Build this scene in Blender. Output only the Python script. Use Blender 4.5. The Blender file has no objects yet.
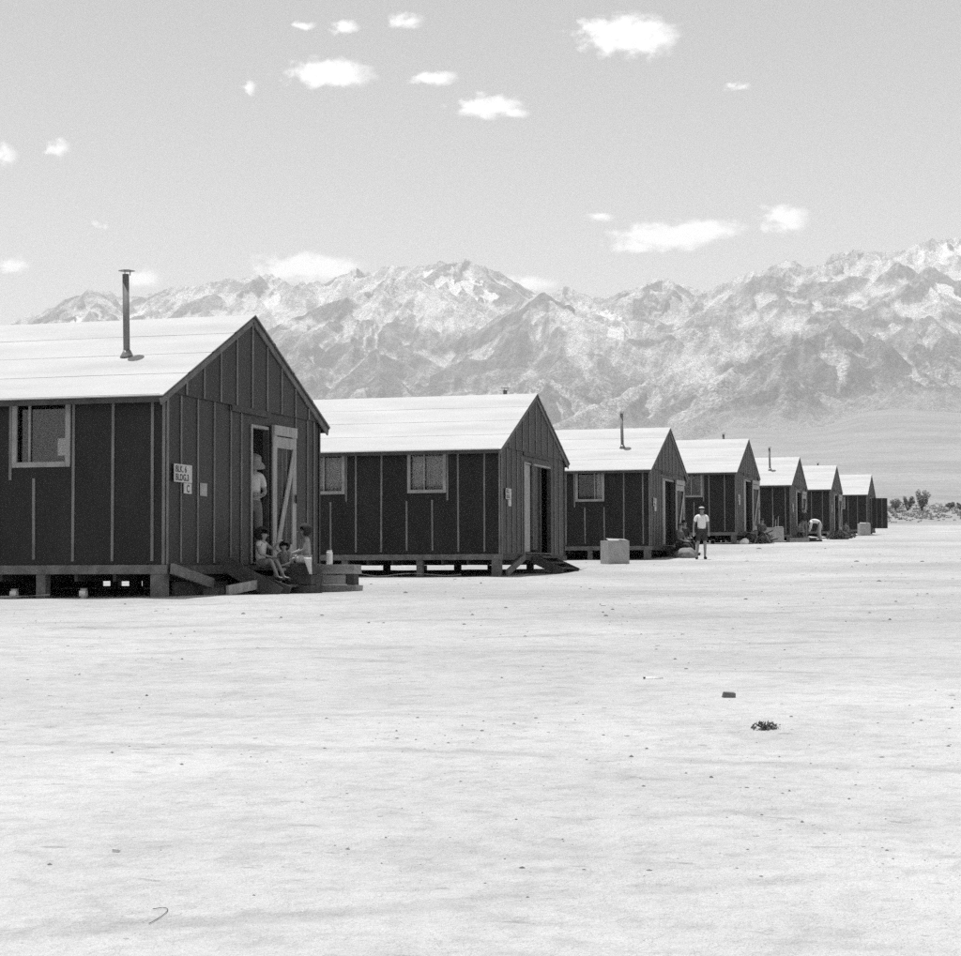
import bpy, math, random
import numpy as np
from mathutils import Vector, Matrix
random.seed(7); rng = np.random.default_rng(11)
SC = bpy.context.scene; COL = SC.collection
R = math.radians

# ------------------------------------------------------------------ camera
EYE = Vector((0, 0, 0.95))
yaw, pitch, roll = R(16.25), R(2.74), R(0.17)
fw = Vector((-math.sin(yaw)*math.cos(pitch), math.cos(yaw)*math.cos(pitch), math.sin(pitch)))
r0 = Vector((math.cos(yaw), math.sin(yaw), 0)); u0 = r0.cross(fw)
rt = r0*math.cos(roll) - u0*math.sin(roll); up = u0*math.cos(roll) + r0*math.sin(roll)
cd = bpy.data.cameras.new('camera'); cam = bpy.data.objects.new('camera', cd); COL.objects.link(cam)
cd.sensor_fit = 'HORIZONTAL'; cd.sensor_width = 36; cd.lens = 1950/961*36
cd.clip_start = 0.1; cd.clip_end = 60000
m = Matrix((rt, up, -fw)).transposed().to_4x4(); m.translation = EYE; cam.matrix_world = m
SC.camera = cam

# ------------------------------------------------------------------ light
SUN = Vector((-0.16, 0.08, 1)).normalized()
SUN_STRENGTH, SKY_STRENGTH, EXPOSURE = 4.3, 0.137, 0.28
HAZE = 5.5e-5
CLOUDS = [(-0.2101, 0.2775, 0.0251, 0.0097), (-0.1977, 0.2751, 0.0133, 0.0087), (-0.2301, 0.2811, 0.0082, 0.0041), (-0.378, 0.2576, 0.0246, 0.0072), (-0.2866, 0.2408, 0.0185, 0.0056), (-0.2744, 0.2376, 0.0103, 0.0031), (-0.19, 0.1714, 0.0256, 0.0067), (-0.172, 0.1746, 0.0215, 0.0051), (-0.2065, 0.1675, 0.0154, 0.0036), (-0.1274, 0.1796, 0.0123, 0.0067), (-0.3891, 0.156, 0.0297, 0.0072), (-0.4069, 0.1538, 0.0154, 0.0051), (-0.3326, 0.2853, 0.0092, 0.0041), (-0.3686, 0.2818, 0.0087, 0.0031), (-0.3934, 0.2824, 0.0072, 0.0021), (-0.3166, 0.256, 0.0128, 0.0036), (-0.5436, 0.2145, 0.0067, 0.0041), (-0.5791, 0.2092, 0.0082, 0.0051), (-0.4245, 0.2494, 0.0036, 0.0036), (-0.5733, 0.1542, 0.0113, 0.0036), (-0.4908, 0.1499, 0.0113, 0.0046), (-0.2648, 0.1479, 0.0144, 0.0041), (-0.1504, 0.2486, 0.0051, 0.0021), (-0.2252, 0.1823, 0.0072, 0.0021), (-0.516, 0.175, 0.0036, 0.0021)]
w = bpy.data.worlds.new('World'); SC.world = w; w.use_nodes = True
nt = w.node_tree; nt.nodes.clear()
def N(nt, t, **kw):
    n = nt.nodes.new(t)
    for k, v in kw.items():
        if k.startswith('i_'): n.inputs[int(k[2:])].default_value = v
        else: setattr(n, k, v)
    return n
def mth(nt, op, a, b=None, c=None, clamp=False):
    n = nt.nodes.new('ShaderNodeMath'); n.operation = op; n.use_clamp = clamp
    for i, v in enumerate((a, b, c)):
        if v is None: continue
        if isinstance(v, (int, float)): n.inputs[i].default_value = v
        else: nt.links.new(v, n.inputs[i])
    return n.outputs[0]
sky = N(nt, 'ShaderNodeTexSky', sky_type='NISHITA', sun_disc=False)
sky.sun_elevation = math.asin(SUN.z); sky.sun_rotation = math.atan2(SUN.x, SUN.y); sky.altitude = 1200
sky.dust_density = 1.6
bw = N(nt, 'ShaderNodeRGBToBW'); nt.links.new(sky.outputs[0], bw.inputs[0])
geo = N(nt, 'ShaderNodeTexCoord'); sep = N(nt, 'ShaderNodeSeparateXYZ'); nt.links.new(geo.outputs['Generated'], sep.inputs[0])
X_, Y_, Z_ = sep.outputs
ys = mth(nt, 'MAXIMUM', Y_, 0.05)
cu = mth(nt, 'DIVIDE', X_, ys)
hz = mth(nt, 'SQRT', mth(nt, 'ADD', mth(nt, 'MULTIPLY', X_, X_), mth(nt, 'MULTIPLY', ys, ys)))
cv = mth(nt, 'DIVIDE', Z_, hz)
cmb = N(nt, 'ShaderNodeCombineXYZ'); nt.links.new(cu, cmb.inputs[0]); nt.links.new(cv, cmb.inputs[1])
nz = N(nt, 'ShaderNodeTexNoise', noise_dimensions='2D'); nz.inputs['Scale'].default_value = 110; nz.inputs['Detail'].default_value = 6; nz.inputs['Roughness'].default_value = .52
mp = N(nt, 'ShaderNodeMapping'); mp.inputs['Scale'].default_value = (1, 1.7, 1); nt.links.new(cmb.outputs[0], mp.inputs[0]); nt.links.new(mp.outputs[0], nz.inputs['Vector'])
off = N(nt, 'ShaderNodeVectorMath', operation='SUBTRACT'); nt.links.new(nz.outputs['Color'], off.inputs[0]); off.inputs[1].default_value = (.5, .5, .5)
of2 = N(nt, 'ShaderNodeVectorMath', operation='MULTIPLY'); nt.links.new(off.outputs[0], of2.inputs[0]); of2.inputs[1].default_value = (.011, .0045, 0)
pos = N(nt, 'ShaderNodeVectorMath', operation='ADD'); nt.links.new(cmb.outputs[0], pos.inputs[0]); nt.links.new(of2.outputs[0], pos.inputs[1])
acc = None
for (a, b, sx, sy) in CLOUDS:
    s = N(nt, 'ShaderNodeVectorMath', operation='SUBTRACT'); nt.links.new(pos.outputs[0], s.inputs[0]); s.inputs[1].default_value = (a, b, 0)
    q = N(nt, 'ShaderNodeVectorMath', operation='MULTIPLY'); nt.links.new(s.outputs[0], q.inputs[0]); q.inputs[1].default_value = (1/(sx*1.2), 1/(sy*1.25), 0)
    l = N(nt, 'ShaderNodeVectorMath', operation='LENGTH'); nt.links.new(q.outputs[0], l.inputs[0])
    small = min(1.0, .45 + sx/.02*.5)
    v = mth(nt, 'MULTIPLY', mth(nt, 'SUBTRACT', 1.0, l.outputs['Value']), small)
    acc = v if acc is None else mth(nt, 'MAXIMUM', acc, v)
dens = mth(nt, 'ADD', acc, mth(nt, 'MULTIPLY', mth(nt, 'SUBTRACT', nz.outputs[0], .5), 1.0))
rmp = N(nt, 'ShaderNodeMapRange', interpolation_type='SMOOTHSTEP'); rmp.inputs['From Min'].default_value = -.08; rmp.inputs['From Max'].default_value = .60; nt.links.new(dens, rmp.inputs['Value'])
front = mth(nt, 'GREATER_THAN', Y_, .2)
cmask = mth(nt, 'MULTIPLY', rmp.outputs[0], front)
# thin veil of high cirrus low in the sky
bk = N(nt, 'ShaderNodeBackground'); bk.inputs[1].default_value = SKY_STRENGTH; nt.links.new(bw.outputs[0], bk.inputs[0])
bc = N(nt, 'ShaderNodeBackground'); bc.inputs[0].default_value = (1, 1, 1, 1); bc.inputs[1].default_value = .95
mx = N(nt, 'ShaderNodeMixShader'); nt.links.new(cmask, mx.inputs[0]); nt.links.new(bk.outputs[0], mx.inputs[1]); nt.links.new(bc.outputs[0], mx.inputs[2])
wo = N(nt, 'ShaderNodeOutputWorld'); nt.links.new(mx.outputs[0], wo.inputs[0])

sd = bpy.data.lights.new('sun', 'SUN'); sd.energy = SUN_STRENGTH; sd.angle = R(.5); sd.color = (1, 1, 1)
so = bpy.data.objects.new('sun', sd); so.rotation_euler = SUN.to_track_quat('Z', 'Y').to_euler(); so.location = (0, 0, 60); COL.objects.link(so)
vs = SC.view_settings; vs.view_transform = 'Standard'; vs.look = 'None'; vs.gamma = 1; vs.exposure = EXPOSURE; vs.use_curve_mapping = False
SC.cycles.use_denoising = False; SC.cycles.use_adaptive_sampling = True; SC.cycles.adaptive_threshold = .022; SC.cycles.adaptive_min_samples = 56; SC.cycles.volume_bounces = 1; SC.cycles.max_bounces = 4; SC.cycles.transparent_max_bounces = 8; SC.cycles.sample_clamp_indirect = 2.0; SC.cycles.sample_clamp_direct = 3.0

# ------------------------------------------------------------------ materials (black and white film: every colour is a grey)
MATS = {}
def mat(name, v, rough=.8, var=0., scale=4, stretch=(1, 1, 1), bump=0., bscale=None, metal=0., spec=.5, detail=5, dark=None):
    if name in MATS: return MATS[name]
    M = bpy.data.materials.new(name); M.use_nodes = True; t = M.node_tree; b = t.nodes['Principled BSDF']
    b.inputs['Roughness'].default_value = rough; b.inputs['Metallic'].default_value = metal; b.inputs['Specular IOR Level'].default_value = spec
    b.inputs['Base Color'].default_value = (v, v, v, 1)
    if var or bump:
        tc = N(t, 'ShaderNodeTexCoord'); mp = N(t, 'ShaderNodeMapping'); mp.inputs['Scale'].default_value = stretch; t.links.new(tc.outputs['Object'], mp.inputs[0])
        n = N(t, 'ShaderNodeTexNoise'); n.inputs['Scale'].default_value = scale; n.inputs['Detail'].default_value = detail; n.inputs['Roughness'].default_value = .6; t.links.new(mp.outputs[0], n.inputs['Vector'])
        r = N(t, 'ShaderNodeValToRGB'); lo, hi = v*(1-var), v*(1+var)
        r.color_ramp.elements[0].position = .3; r.color_ramp.elements[1].position = .7
        r.color_ramp.elements[0].color = (lo, lo, lo, 1); r.color_ramp.elements[1].color = (hi, hi, hi, 1)
        t.links.new(n.outputs[0], r.inputs[0]); t.links.new(r.outputs[0], b.inputs['Base Color'])
        if bump:
            n2 = N(t, 'ShaderNodeTexNoise'); n2.inputs['Scale'].default_value = bscale or scale*4; n2.inputs['Detail'].default_value = 4; t.links.new(mp.outputs[0], n2.inputs['Vector'])
            bp = N(t, 'ShaderNodeBump'); bp.inputs['Strength'].default_value = bump; bp.inputs['Distance'].default_value = .02
            t.links.new(n2.outputs[0], bp.inputs['Height']); t.links.new(bp.outputs[0], b.inputs['Normal'])
    MATS[name] = M; return M
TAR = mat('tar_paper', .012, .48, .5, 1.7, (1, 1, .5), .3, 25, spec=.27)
BAT = mat('batten_wood', .155, .8, .35, 6, (1, 1, .3))
WOOD = mat('weathered_wood', .13, .8, .4, 5, (1, 1, 1), .3)
DWOOD = mat('dark_wood', .05, .85, .4, 5, (1, 1, 1), .3)
RAW = mat('raw_pine', .30, .75, .3, 4, (3, 3, .4), .2)
TRIM = mat('window_trim', .26, .7, .25, 5)
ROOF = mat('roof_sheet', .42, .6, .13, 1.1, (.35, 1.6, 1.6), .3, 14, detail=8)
INT = mat('interior_board', .10, .9, .3, 3, (4, 4, .5))
METAL = mat('galvanised', .30, .42, .3, 5, (1, 1, .4), metal=.7)
RUST = mat('pipe_steel', .20, .6, .35, 6, (1, 1, .3), metal=.3)
PAPER = mat('white_paint', .72, .7, .08, 9)
INK = mat('black_paint', .02, .6)
CURT = mat('curtain_cloth', .55, .9, .25, 6, (6, 6, .3))
CARD = mat('cardboard', .33, .85, .15, 4)
SKIN = mat('skin', .22, .55, .06, 20)
HAIR = mat('hair', .012, .85, .3, 60)
WHITE = mat('white_cloth', .74, .85, .06, 12, bump=.3, bscale=18)
LIGHT = mat('light_cloth', .42, .85, .12, 12, bump=.3, bscale=18)
GREY = mat('grey_cloth', .16, .85, .15, 12, bump=.3, bscale=18)
DARK = mat('dark_cloth', .03, .85, .2, 12, bump=.3, bscale=18)
STRAW = mat('straw', .20, .8, .15, 40, bump=.3, bscale=90)
SHOE = mat('shoe_leather', .03, .5)
STONE = mat('stone', .13, .85, .4, 9, bump=.5, bscale=40)
LEAF = mat('sage_leaf', .22, .8, .4, 3)
BARK = mat('bark', .09, .9, .3, 9)
GL = bpy.data.materials.new('window_glass'); GL.use_nodes = True; t = GL.node_tree; t.nodes.clear()
fr = N(t, 'ShaderNodeFresnel'); fr.inputs[0].default_value = 1.5
tr = N(t, 'ShaderNodeBsdfTransparent'); gs = N(t, 'ShaderNodeBsdfGlossy'); gs.inputs['Roughness'].default_value = .06; gs.inputs['Color'].default_value = (.9, .9, .9, 1); tr.inputs['Color'].default_value = (.86, .86, .86, 1)
mxg = N(t, 'ShaderNodeMixShader'); og = N(t, 'ShaderNodeOutputMaterial')
t.links.new(fr.outputs[0], mxg.inputs[0]); t.links.new(tr.outputs[0], mxg.inputs[1]); t.links.new(gs.outputs[0], mxg.inputs[2]); t.links.new(mxg.outputs[0], og.inputs[0])

# ------------------------------------------------------------------ mesh helpers
class MB:
    def __init__(s): s.v = []; s.f = []; s.m = []; s.mats = []
    def mi(s, M):
        if M not in s.mats: s.mats.append(M)
        return s.mats.index(M)
    def add(s, V, F, M):
        o = len(s.v); k = s.mi(M); s.v += [tuple(p) for p in V]
        for f in F: s.f.append(tuple(i+o for i in f)); s.m.append(k)
        return s
    def box(s, a, b, M, jit=0):
        (x0, y0, z0), (x1, y1, z1) = [min(p) for p in zip(a, b)], [max(p) for p in zip(a, b)]
        V = [(x0, y0, z0), (x1, y0, z0), (x1, y1, z0), (x0, y1, z0), (x0, y0, z1), (x1, y0, z1), (x1, y1, z1), (x0, y1, z1)]
        if jit: V = [tuple(c+random.uniform(-jit, jit) for c in p) for p in V]
        return s.add(V, [(0, 3, 2, 1), (4, 5, 6, 7), (0, 1, 5, 4), (1, 2, 6, 5), (2, 3, 7, 6), (3, 0, 4, 7)], M)
    def bar(s, p, q, wd, th, M, side=None):
        p, q = Vector(p), Vector(q); d = (q-p).normalized()
        sd = Vector(side) if side else (Vector((0, 0, 1)) if abs(d.z) < .9 else Vector((0, 1, 0)))
        a = (sd - d*sd.dot(d)).normalized(); b = d.cross(a)
        V = [e + a*i*wd/2 + b*j*th/2 for e in (p, q) for i, j in ((-1, -1), (1, -1), (1, 1), (-1, 1))]
        return s.add(V, [(0, 1, 2, 3), (7, 6, 5, 4), (0, 4, 5, 1), (1, 5, 6, 2), (2, 6, 7, 3), (3, 7, 4, 0)], M)
    def tube(s, pts, rad, M, n=12, cap=True):
        pts = [Vector(p) for p in pts]; rads = rad if isinstance(rad, (list, tuple)) else [rad]*len(pts); V = []; F = []
        for i, p in enumerate(pts):
            d = (pts[min(i+1, len(pts)-1)] - pts[max(i-1, 0)]).normalized()
            h = Vector((1, 0, 0)) if abs(d.x) < .9 else Vector((0, 1, 0)); a = d.cross(h).normalized(); b = d.cross(a)
            for k in range(n):
                an = 2*math.pi*k/n; V.append(p + (a*math.cos(an) + b*math.sin(an))*rads[i])
        for i in range(len(pts)-1):
            for k in range(n):
                F.append((i*n+k, i*n+(k+1) % n, (i+1)*n+(k+1) % n, (i+1)*n+k))
        if cap: F.append(tuple(range(n))[::-1]); F.append(tuple((len(pts)-1)*n+k for k in range(n)))
        return s.add(V, F, M)
    def blob(s, c, rad, M, sub=2, noise=.15, flat=None):
        import bmesh
        bm = bmesh.new(); bmesh.ops.create_icosphere(bm, subdivisions=sub, radius=1)
        ph = [random.uniform(0, 6) for _ in range(6)]
        V = []
        for v in bm.verts:
            p = v.co; k = 1 + noise*(math.sin(p.x*3+ph[0])+math.sin(p.y*4+ph[1])*math.cos(p.z*3+ph[2])+.6*math.sin(p.x*9+p.y*7+ph[3]))
            q = Vector((p.x*rad[0]*k, p.y*rad[1]*k, p.z*rad[2]*k))
            if flat is not None and q.z < flat: q.z = flat
            V.append(Vector(c)+q)
        F = [tuple(v.index for v in f.verts) for f in bm.faces]; bm.free()
        return s.add(V, F, M)
    def build(s, name, parent=None, smooth=False, bevel=0):
        me = bpy.data.meshes.new(name); me.from_pydata(s.v, [], s.f)
        for M in s.mats: me.materials.append(M)
        me.polygons.foreach_set('material_index', s.m)
        if smooth: me.polygons.foreach_set('use_smooth', [True]*len(s.f))
        me.update(); o = bpy.data.objects.new(name, me); COL.objects.link(o)
        if parent: o.parent = parent
        if bevel:
            bv = o.modifiers.new('b', 'BEVEL'); bv.width = bevel; bv.segments = 1
        return o
def tag(o, label=None, cat=None, group=None, kind=None):
    if label: o['label'] = label
    if cat: o['category'] = cat
    if group: o['group'] = group
    if kind: o['kind'] = kind
    return o
def empty(name, loc, rz=0):
    e = bpy.data.objects.new(name, None); e.location = loc; e.rotation_euler = (0, 0, rz); e.empty_display_size = .2; COL.objects.link(e); return e

# ------------------------------------------------------------------ terrain heights
GYs = [-3000, -60, 0, 25.4, 43, 60.6, 78.2, 95.5, 113.4, 137, 160, 190, 250, 400, 600, 1500, 3500, 6000, 9000, 14000]
GZs = [-60, -1.5, 0, .58, .83, 1.28, 2.05, 2.3, 2.78, 3.35, 3.9, 5.3, 8.3, 14.5, 22, 68, 211, 433, 700, 1000]
_ty = np.concatenate([np.arange(-60, 400, 1.), np.geomspace(400, 14000, 300)])
_tz = np.interp(_ty, GYs, GZs); k = np.hanning(11); k /= k.sum()
_tz[6:440] = np.convolve(_tz, k, 'same')[6:440]
def hash2(ix, iy, s):
    a = (ix.astype(np.int64)*374761393 + iy.astype(np.int64)*668265263 + s*974634777) & 0xffffffff
    a = ((a ^ (a >> 13))*1274126177) & 0xffffffff; a = a ^ (a >> 16)
    return (a & 0xffff)/65535.
def vnoise(x, y, s=0):
    ix, iy = np.floor(x), np.floor(y); fx, fy = x-ix, y-iy
    ux, uy = fx*fx*fx*(fx*(fx*6-15)+10), fy*fy*fy*(fy*(fy*6-15)+10)
    a, b, c, d = hash2(ix, iy, s), hash2(ix+1, iy, s), hash2(ix, iy+1, s), hash2(ix+1, iy+1, s)
    return (a+(b-a)*ux)*(1-uy) + (c+(d-c)*ux)*uy
def fbm(x, y, o=5, s=0, g=.5):
    r = 0; a = 1; t = 0
    for i in range(o):
        r = r + a*vnoise(x, y, s+i); t += a; a *= g; x, y = x*2.03+17.1, y*2.03-9.7
    return r/t
def ridged(x, y, o=5, s=0, g=.5):
    r = 0; a = 1; t = 0; wgt = 1
    for i in range(o):
        n = 1-np.abs(2*vnoise(x, y, s+i)-1); n = n*n*wgt; wgt = np.clip(n*1.6, 0, 1)
        r = r + a*n; t += a; a *= g; x, y = x*2.07+31.7, y*2.07+11.3
    return r/t
TOE = [(-34.2, .0504), (-23.3, .0596), (-15.7, .0622), (-12.7, .0645), (-10, .0665), (-8.7, .073), (-7.3, .0705), (-6.2, .0730), (-5.2, .0795), (-4.0, .0815), (-2.4, .079), (2, .078)]
def toe_lift(x, y):
    rr = np.hypot(x, y); a = np.degrees(np.arctan2(x, y)); tv = np.interp(a, [p[0] for p in TOE], [p[1] for p in TOE])
    wv = np.clip((rr-2200)/3500, 0, 1)**1.6
    return np.where(rr > 2200, wv*(tv*rr - np.interp(y, _ty, _tz)), 0)
def ground_z(x, y):
    x = np.asarray(x, float); y = np.asarray(y, float)
    z = np.interp(y, _ty, _tz)
    z = np.where(y < -60, -1.5+(y+60)*.02, z)
    near = np.clip(1-np.hypot(x, y)/150, .0, 1)
    z = z + (fbm(x*.35, y*.35, 3, 5)-.5)*.07*np.clip(np.hypot(x, y)/10, .25, 1)
    z = z + (fbm(x*1.7, y*1.7, 3, 9)-.5)*.022*near
    rr = np.hypot(x, y); far = np.clip((rr-190)/400, 0, 1)
    z = z + far*(fbm(x*.0022, y*.0022, 2, 3)-.5)*6 + toe_lift(x, y)
    return z
def gz(x, y): return float(ground_z(x, y))

# ------------------------------------------------------------------ ground sheet
def polar_grid(name, azs, rs, zf, attr=None):
    A, Rr = np.meshgrid(azs, rs); X = Rr*np.sin(A); Y = Rr*np.cos(A); Z = zf(X, Y, A, Rr)
    na, nr = len(azs), len(rs)
    co = np.stack([X, Y, Z], -1).reshape(-1, 3).astype(np.float32)
    idx = np.arange(na*nr).reshape(nr, na)
    q = np.stack([idx[:-1, :-1], idx[:-1, 1:], idx[1:, 1:], idx[1:, :-1]], -1).reshape(-1, 4)[:, ::-1]
    me = bpy.data.meshes.new(name); me.vertices.add(len(co)); me.vertices.foreach_set('co', co.ravel())
    me.loops.add(q.size); me.loops.foreach_set('vertex_index', q.ravel().astype(np.int32))
    me.polygons.add(len(q)); me.polygons.foreach_set('loop_start', np.arange(0, q.size, 4, dtype=np.int32)); me.polygons.foreach_set('loop_total', np.full(len(q), 4, dtype=np.int32))
    me.polygons.foreach_set('use_smooth', np.ones(len(q), dtype=bool))
    me.update(); me.validate()
    if attr:
        for nm, fn in attr.items():
            at = me.attributes.new(nm, 'FLOAT', 'POINT'); at.data.foreach_set('value', fn(X, Y, Z, A, Rr).ravel().astype(np.float32))
    o = bpy.data.objects.new(name, me); COL.objects.link(o); return o
az = np.radians(np.concatenate([np.arange(-180, -42, 3.), np.arange(-42, 14, .09), np.arange(14, 181, 3.)])); az[-1] = np.radians(180)
rs = np.concatenate([np.geomspace(.3, 3, 12), np.geomspace(3.1, 170, 420), np.geomspace(173, 9000, 260)])
ground = polar_grid('ground', az, rs, lambda X, Y, A, Rr: ground_z(X, Y)); tag(ground, kind='structure')
G = bpy.data.materials.new('dry_alkali_dirt'); G.use_nodes = True; t = G.node_tree; b = t.nodes['Principled BSDF']; b.inputs['Roughness'].default_value = .95; b.inputs['Specular IOR Level'].default_value = .1
tc = N(t, 'ShaderNodeTexCoord')
def noise(t, vec, scale, detail=4, rough=.55, stretch=None, rot=0, dist=0):
    if stretch or rot:
        mp = N(t, 'ShaderNodeMapping'); mp.inputs['Scale'].default_value = stretch or (1, 1, 1); mp.inputs['Rotation'].default_value = (0, 0, rot); t.links.new(vec, mp.inputs[0]); vec = mp.outputs[0]
    n = N(t, 'ShaderNodeTexNoise'); n.inputs['Scale'].default_value = scale; n.inputs['Detail'].default_value = detail; n.inputs['Roughness'].default_value = rough; n.inputs['Distortion'].default_value = dist
    t.links.new(vec, n.inputs['Vector']); return n.outputs[0]
def mrange(t, v, a, b, c, d, smooth=True):
    n = N(t, 'ShaderNodeMapRange', interpolation_type='SMOOTHSTEP' if smooth else 'LINEAR'); t.links.new(v, n.inputs['Value'])
    for k, x in zip(('From Min', 'From Max', 'To Min', 'To Max'), (a, b, c, d)): n.inputs[k].default_value = x
    return n.outputs[0]
O = tc.outputs['Object']
n1 = mrange(t, noise(t, O, .16, 5, .6), .35, .7, .84, 1.08)
n2 = mrange(t, noise(t, O, 1.1, 7, .7, None, 0, .4), .46, .70, 1.0, .87)
n3 = mrange(t, noise(t, O, 6, 6, .7), .46, .66, 1.0, .86)
n4 = mth(t, 'MULTIPLY', mrange(t, noise(t, O, 38, 3, .7), .60, .74, 1.0, .84), mrange(t, noise(t, O, 9, 3, .6, (.6, 1.2, 1)), .64, .72, 1.0, .72))
n5 = mrange(t, noise(t, O, 11, 4, .7), .40, .7, 1.03, .93)
# wheel tracks: long shallow curved bands
n6 = mrange(t, noise(t, O, .09, 2, .5, (.5, 1.8, 1), R(-20), .8), .56, .68, 1.0, .92)
dist = N(t, 'ShaderNodeVectorMath', operation='LENGTH'); t.links.new(O, dist.inputs[0]); D = dist.outputs['Value']
v = mth(t, 'MULTIPLY', mth(t, 'MULTIPLY', mth(t, 'MULTIPLY', n1, n2), mth(t, 'MULTIPLY', n3, n4)), mth(t, 'MULTIPLY', n5, n6))
sx_, sy_, sz_ = [None]*3
sp0 = N(t, 'ShaderNodeSeparateXYZ'); t.links.new(O, sp0.inputs[0]); gx, gy = sp0.outputs[0], sp0.outputs[1]
trk = None; wob = noise(t, O, .12, 3)
for (a0, b0_, c0, k0, wd_) in ((13.2, -.35, .9, .22, .13), (17.5, .22, 1.5, .13, .16), (24.5, .55, 1.2, .11, .2), (8.6, -.12, .5, .3, .10), (34, .9, 3, .06, .3), (6.3, .5, .4, .35, .09)):
    path = mth(t, 'ADD', mth(t, 'ADD', mth(t, 'MULTIPLY', gx, b0_), a0), mth(t, 'MULTIPLY', mth(t, 'SINE', mth(t, 'MULTIPLY', gx, k0)), c0))
    dd = mth(t, 'ABSOLUTE', mth(t, 'SUBTRACT', mth(t, 'ABSOLUTE', mth(t, 'ADD', mth(t, 'SUBTRACT', gy, path), mth(t, 'MULTIPLY', mth(t, 'SUBTRACT', wob, .5), 1.2))), .72))
    mk = mrange(t, dd, wd_*.4, wd_*1.5, 1, 0); trk = mk if trk is None else mth(t, 'MAXIMUM', trk, mk)
trk = mth(t, 'MULTIPLY', trk, mrange(t, noise(t, O, .8, 5, .65), .42, .62, 0, 1))
v = mth(t, 'MULTIPLY', v, mth(t, 'SUBTRACT', 1.0, mth(t, 'MULTIPLY', trk, .17)))
near_tone = mrange(t, mth(t, 'ADD', gy, mth(t, 'MULTIPLY', mth(t, 'SUBTRACT', noise(t, O, .25, 5, .6), .5), 14)), 7, 22, 1.05, .90)  # ground colour paler close by, darker farther along, boundary broken by noise
v = mth(t, 'MULTIPLY', v, near_tone)
grit = mrange(t, noise(t, O, 120, 2, .8), .35, .65, .93, 1.05)
v = mth(t, 'MULTIPLY', v, grit)
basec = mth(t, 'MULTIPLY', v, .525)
# beyond the cleared firebreak: scrub covered fan
spz = N(t, 'ShaderNodeSeparateXYZ'); t.links.new(O, spz.inputs[0]); N_y = spz.outputs[1]
sc1 = noise(t, O, .03, 8, .75); sc2 = noise(t, O, .004, 7, .7); sc3 = noise(t, O, .3, 3, .7)
scr = mth(t, 'MULTIPLY', mth(t, 'MULTIPLY', mrange(t, sc1, .35, .65, .90, 1.08), mrange(t, sc2, .38, .62, .90, 1.08)), mrange(t, sc3, .4, .65, 1.05, .8))
scr = mth(t, 'MULTIPLY', scr, mrange(t, mth(t, 'ADD', N_y, 0), 1500, 6000, .29, .25))
sepg = N(t, 'ShaderNodeSeparateXYZ'); t.links.new(O, sepg.inputs[0])
edge = mrange(t, mth(t, 'ADD', sepg.outputs[1], mth(t, 'MULTIPLY', noise(t, O, .05, 4), 40)), 195, 225, 0, 1)
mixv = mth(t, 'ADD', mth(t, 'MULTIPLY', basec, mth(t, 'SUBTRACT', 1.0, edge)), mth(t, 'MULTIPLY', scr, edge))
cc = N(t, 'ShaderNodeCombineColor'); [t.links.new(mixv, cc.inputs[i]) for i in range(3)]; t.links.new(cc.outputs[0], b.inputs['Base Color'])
vor = N(t, 'ShaderNodeTexVoronoi'); vor.feature = 'SMOOTH_F1'; vor.inputs['Scale'].default_value = 3.2; t.links.new(O, vor.inputs['Vector'])
hgt = mth(t, 'ADD', mth(t, 'ADD', mth(t, 'MULTIPLY', mrange(t, vor.outputs['Distance'], 0, .28, 0, 1), .022), mth(t, 'MULTIPLY', trk, -.02)), mth(t, 'MULTIPLY', noise(t, O, 5, 6, .74), .085))
hgt = mth(t, 'ADD', hgt, mth(t, 'MULTIPLY', noise(t, O, 45, 4, .7), .008))
bp = N(t, 'ShaderNodeBump'); bp.inputs['Strength'].default_value = .8; bp.inputs['Distance'].default_value = 1; t.links.new(hgt, bp.inputs['Height'])
t.links.new(bp.outputs[0], b.inputs['Normal'])
ground.data.materials.append(G)

# ------------------------------------------------------------------ mountains: bearing (deg), rise/run seen from the valley floor
CREST = [(-34.23, 0.1117), (-31.8, 0.118), (-29.31, 0.1252), (-28.89, 0.1294), (-28.64, 0.1295), (-28.33, 0.1312), (-27.96, 0.1369), (-27.57, 0.1417), (-27.25, 0.1434), (-26.94, 0.1399), (-26.17, 0.1423), (-25.62, 0.1455), (-25.16, 0.1472), (-24.78, 0.1458), (-24.0, 0.1476), (-23.36, 0.1504), (-22.9, 0.152), (-22.67, 0.1531), (-22.23, 0.1486), (-21.35, 0.1477), (-20.47, 0.1489), (-19.67, 0.1557), (-19.29, 0.1542), (-18.91, 0.1568), (-18.7, 0.1584), (-18.26, 0.1569), (-17.81, 0.16), (-17.31, 0.1626), (-16.69, 0.16), (-16.04, 0.1548), (-15.6, 0.1501), (-14.92, 0.1443), (-14.15, 0.1432), (-13.83, 0.1462), (-13.06, 0.143), (-12.71, 0.1409), (-12.06, 0.1392), (-11.56, 0.1463), (-10.94, 0.1513), (-10.44, 0.1485), (-9.95, 0.1437), (-9.16, 0.1445), (-8.75, 0.1495), (-8.14, 0.1528), (-7.53, 0.1567), (-7.18, 0.1591), (-6.58, 0.1541), (-6.09, 0.1559), (-5.86, 0.1614), (-5.14, 0.1631), (-4.44, 0.1616), (-3.95, 0.1623), (-3.36, 0.1649), (-2.82, 0.1681), (-2.29, 0.1667), (-0.93, 0.1681), (0.43, 0.1629), (2.05, 0.1663), (8, .15)]
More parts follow.
